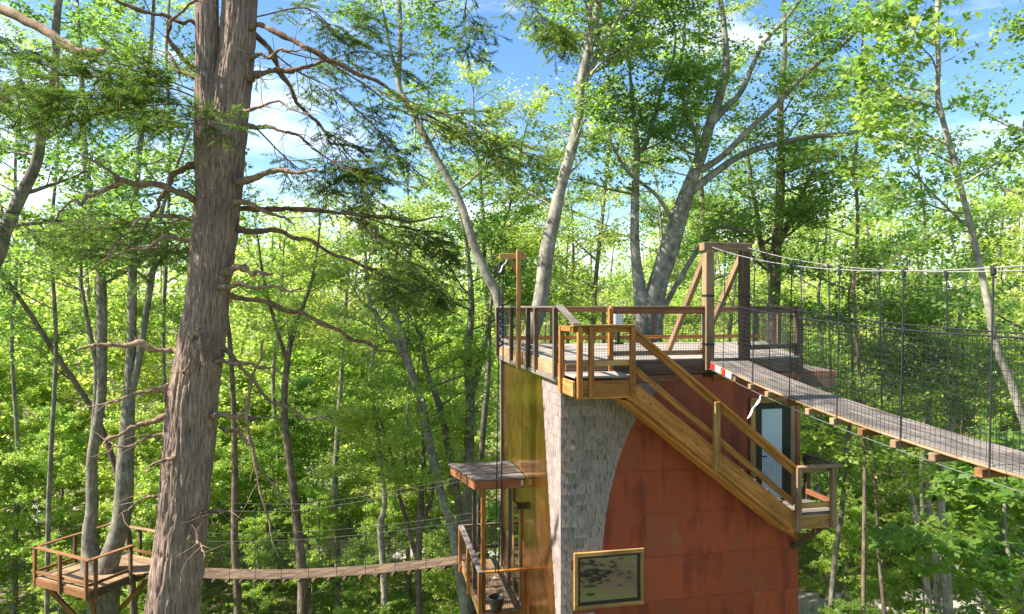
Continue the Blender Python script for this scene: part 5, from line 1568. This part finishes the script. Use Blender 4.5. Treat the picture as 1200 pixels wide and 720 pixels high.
for tm, cm in PROTO:
    tm['height'] = max(v.co.z for v in tm.vertices)
    tm.materials.append(MAT['grey_bark']); cm.materials.append(MAT['leaf_lime'])
PROTO2 = []
for tm, cm in PROTO[:3]:
    c = cm.copy(); c.materials.clear(); c.materials.append(MAT['leaf'])
    PROTO2.append((tm, c))
ZONES = [  # px range, D range, count
    ((-40, 190), (26, 42), 12), ((240, 560), (27, 43), 25), ((590, 880), (25, 40), 8), ((950, 1240), (22, 42), 20)]
BINS = [(-99, 40, 'at the left edge beyond the tree platform'), (40, 110, 'behind the left half of the tree platform'), (110, 250, 'between the forked tree and the pine trunk'),
        (250, 310, 'just right of the pine trunk'), (310, 380, 'behind the dark forking trunk at the rope bridge'), (380, 440, 'behind the middle of the long rope bridge'),
        (440, 500, 'behind the curving pale trunk'), (500, 600, 'between the curving trunk and the brass wall'), (600, 700, 'past the hoist post side of the roof deck'),
        (700, 800, 'behind the many stemmed beech'), (800, 930, 'past the bridge gate'), (930, 1020, 'beside the door landing railing'), (1020, 1080, 'left of the three pale trunks'),
        (1080, 1140, 'behind the three pale trunks'), (1140, 1400, 'below the suspension bridge at the right edge')]
rz = random.Random(99)
def in_path(x, y):
    return float(np.min(np.hypot(path_pts[:, 0] - x, path_pts[:, 1] - y))) < 2.2
specs = []
for (x0, x1), (d0, d1), cnt in ZONES:
    made = tries = 0
    while made < cnt and tries < 400:
        tries += 1
        px = rz.uniform(x0, x1); D = d0 + (d1 - d0) * rz.random() ** .9
        x = (px - 600) / F * D
        if in_path(x, D) or any(math.hypot(x - q_['x'], D - q_['D']) < 2.6 for q_ in specs): continue
        lime = rz.random() < (.9 if px < 600 else .66)
        tm, cm = rz.choice(PROTO if lime else PROTO2)
        py_top = (640 if px > 600 else 610) - 290 * (D - 26) / 17 + rz.uniform(-70, 50)
        gz = float(ground_z(x, D))
        h = 1 - (py_top - 360) / F * D - gz
        sc = min(1.35, max(.35, h / (tm['height'] * 1.05)))
        specs.append(dict(x=x, D=D, px=px, gz=gz, tm=tm, cm=cm, lime=lime, sc=sc, h=sc * tm['height']))
        made += 1
ORD = ['', 'second ', 'third ', 'fourth ', 'fifth ', 'sixth ', 'seventh ', 'eighth ']
for lo, hi, where in BINS:
    for lime in (True, False):
        ms = sorted([q_ for q_ in specs if lo <= q_['px'] < hi and q_['lime'] == lime], key=lambda q_: q_['D'])
        for k, m in enumerate(ms):
            size = 'nearest ' if k == 0 and len(ms) > 1 else (ORD[k] + 'nearest ' if k else '')
            m['label'] = size + ('lime green' if lime else 'deeper green') + ' young tree ' + where
for m in specs:
    root = thing('young_tree', (m['x'], m['D'], m['gz']), m['label'], 'tree', 'young trees of the sunlit wood')
    M = W[root.name] @ Matrix.Rotation(rz.uniform(0, 6.28), 4, 'Z') @ Matrix.Diagonal((m['sc'], m['sc'], m['sc'] * rz.uniform(.9, 1.15), 1))
    obj('trunk', m['tm'], None, root, M); obj('crown', m['cm'], None, root, M)

# --- the far wood: one mass of crowns up the slopes --------------------------------
rf = np.random.default_rng(2024)
LP, LD, LN, LL, LT = [], [], [], [], []
trunks = Wood()
def far_tree(x, y, h, rad, tint, nclump, nleaf, leaf):
    gz = float(ground_z(x, y))
    c = rf.normal(0, 1, (nclump, 3)); c = unit(c) * rf.uniform(.55, 1.0, (nclump, 1))
    c *= np.array([rad, rad, h * .42]); c += np.array([x, y, gz + h * .58])
    cr = rad * rf.uniform(.25, .42, nclump)
    p = c[:, None, :] + rf.normal(0, 1, (nclump, nleaf, 3)) * cr[:, None, None] * np.array([.6, .6, .38])
    p = p.reshape(-1, 3)
    n = len(p)
    LP.append(p)
    LN.append(unit(np.array([0, 0, 1.0]) + rf.normal(0, .8, (n, 3))))
    LD.append(unit(rf.normal(0, 1, (n, 3)) * np.array([1, 1, .4])))
    LL.append(leaf * rf.uniform(.6, 1.3, n))
    LT.append(np.clip(tint + np.repeat(rf.normal(0, .12, nclump), nleaf) + rf.normal(0, .12, n), 0, 1))
    trunks.add([(x, y, gz - .3), (x + rf.normal(0, .3), y, gz + h * .5), (x + rf.normal(0, .5), y, gz + h * .85)], [h * .012, h * .008, h * .003], 5)
cnt = 0
while cnt < 230:
    r = 44 + 85 * rf.random() ** 1.25
    a = rf.uniform(-.80, .80)
    x, y = r * math.sin(a), r * math.cos(a)
    if in_path(x, y): continue
    near = r < 66
    far_tree(x, y, rf.uniform(11, 18) if near else rf.uniform(15, 24), rf.uniform(2.4, 4.2) * (1 if near else 1.15), rf.uniform(.40, .90), 28 if near else 22, 66 if near else 44, .28 if near else .42)
    cnt += 1
for k in range(100):     # the wood goes on round behind the viewer
    a = rf.uniform(.95, 2 * math.pi - .95)
    r = rf.uniform(11 if 2.3 < a < 4.0 else (46 if a > 4.0 else 27), 62)
    far_tree(r * math.sin(a), r * math.cos(a), rf.uniform(8, 12) if r < 24 else rf.uniform(12, 20), rf.uniform(2.8, 4.4), rf.uniform(.3, .7), 20, 36, .45)
for k in range(36):
    a = rf.uniform(2.5, 3.8); r = rf.uniform(11, 30)
    far_tree(r * math.sin(a), r * math.cos(a), rf.uniform(6, 11), rf.uniform(2.2, 3.4), rf.uniform(.3, .9), 18, 34, .40)
LP, LD, LN, LL, LT = np.vstack(LP), np.vstack(LD), np.vstack(LN), np.concatenate(LL), np.concatenate(LT)
LN = unit(LN - LD * (LN * LD).sum(-1, keepdims=True))
far = obj('far_forest', leaf_mesh('far_forest', LP, LD, LN, LL, LT, .38), MAT['leaf_lime'])
tag(far, 'far-off wood of sunlit green crowns covering the slopes', 'forest', kind='stuff')
ft = obj('far_forest_trunks', trunks.mesh('far_forest_trunks'), MAT['grey_bark'])
tag(ft, 'distant grey trunks of the far-off wood', 'forest', kind='stuff')

# --- undergrowth on the forest floor ---------------------------------------------
ru = np.random.default_rng(7)
nU = 54000
Du = 16 + 50 * ru.random(nU) ** .8
xu = (ru.uniform(-60, 1260, nU) - 600) / F * Du
patch_h = .5 + .5 * np.sin(xu * .6 + 1.3 * np.sin(Du * .4)) * np.sin(Du * .5 + xu * .21)
dmin = np.min(np.hypot(xu[:, None] - path_pts[None, ::4, 0], Du[:, None] - path_pts[None, ::4, 1]), axis=1)
keep = (dmin > 1.9) & (ru.random(nU) < .35 + .65 * patch_h)
xu, Du, ph = xu[keep], Du[keep], patch_h[keep]
nU = len(xu)
pu = np.stack([xu, Du, ground_z(xu, Du) + .05 + ru.random(nU) ** 1.5 * (.3 + 1.5 * ph)], axis=1)
du = unit(ru.normal(0, 1, (nU, 3)) * np.array([1, 1, .5])); nu_ = unit(np.array([0, 0, 1.0]) + ru.normal(0, .45, (nU, 3)))
nu_ = unit(nu_ - du * (nu_ * du).sum(-1, keepdims=True))
ug = obj('undergrowth', leaf_mesh('undergrowth', pu, du, nu_, ru.uniform(.14, .34, nU), np.clip(ru.normal(.55, .2, nU), 0, 1), .34), MAT['leaf_lime'])
tag(ug, 'low leafy undergrowth covering the forest floor', 'undergrowth', kind='stuff')
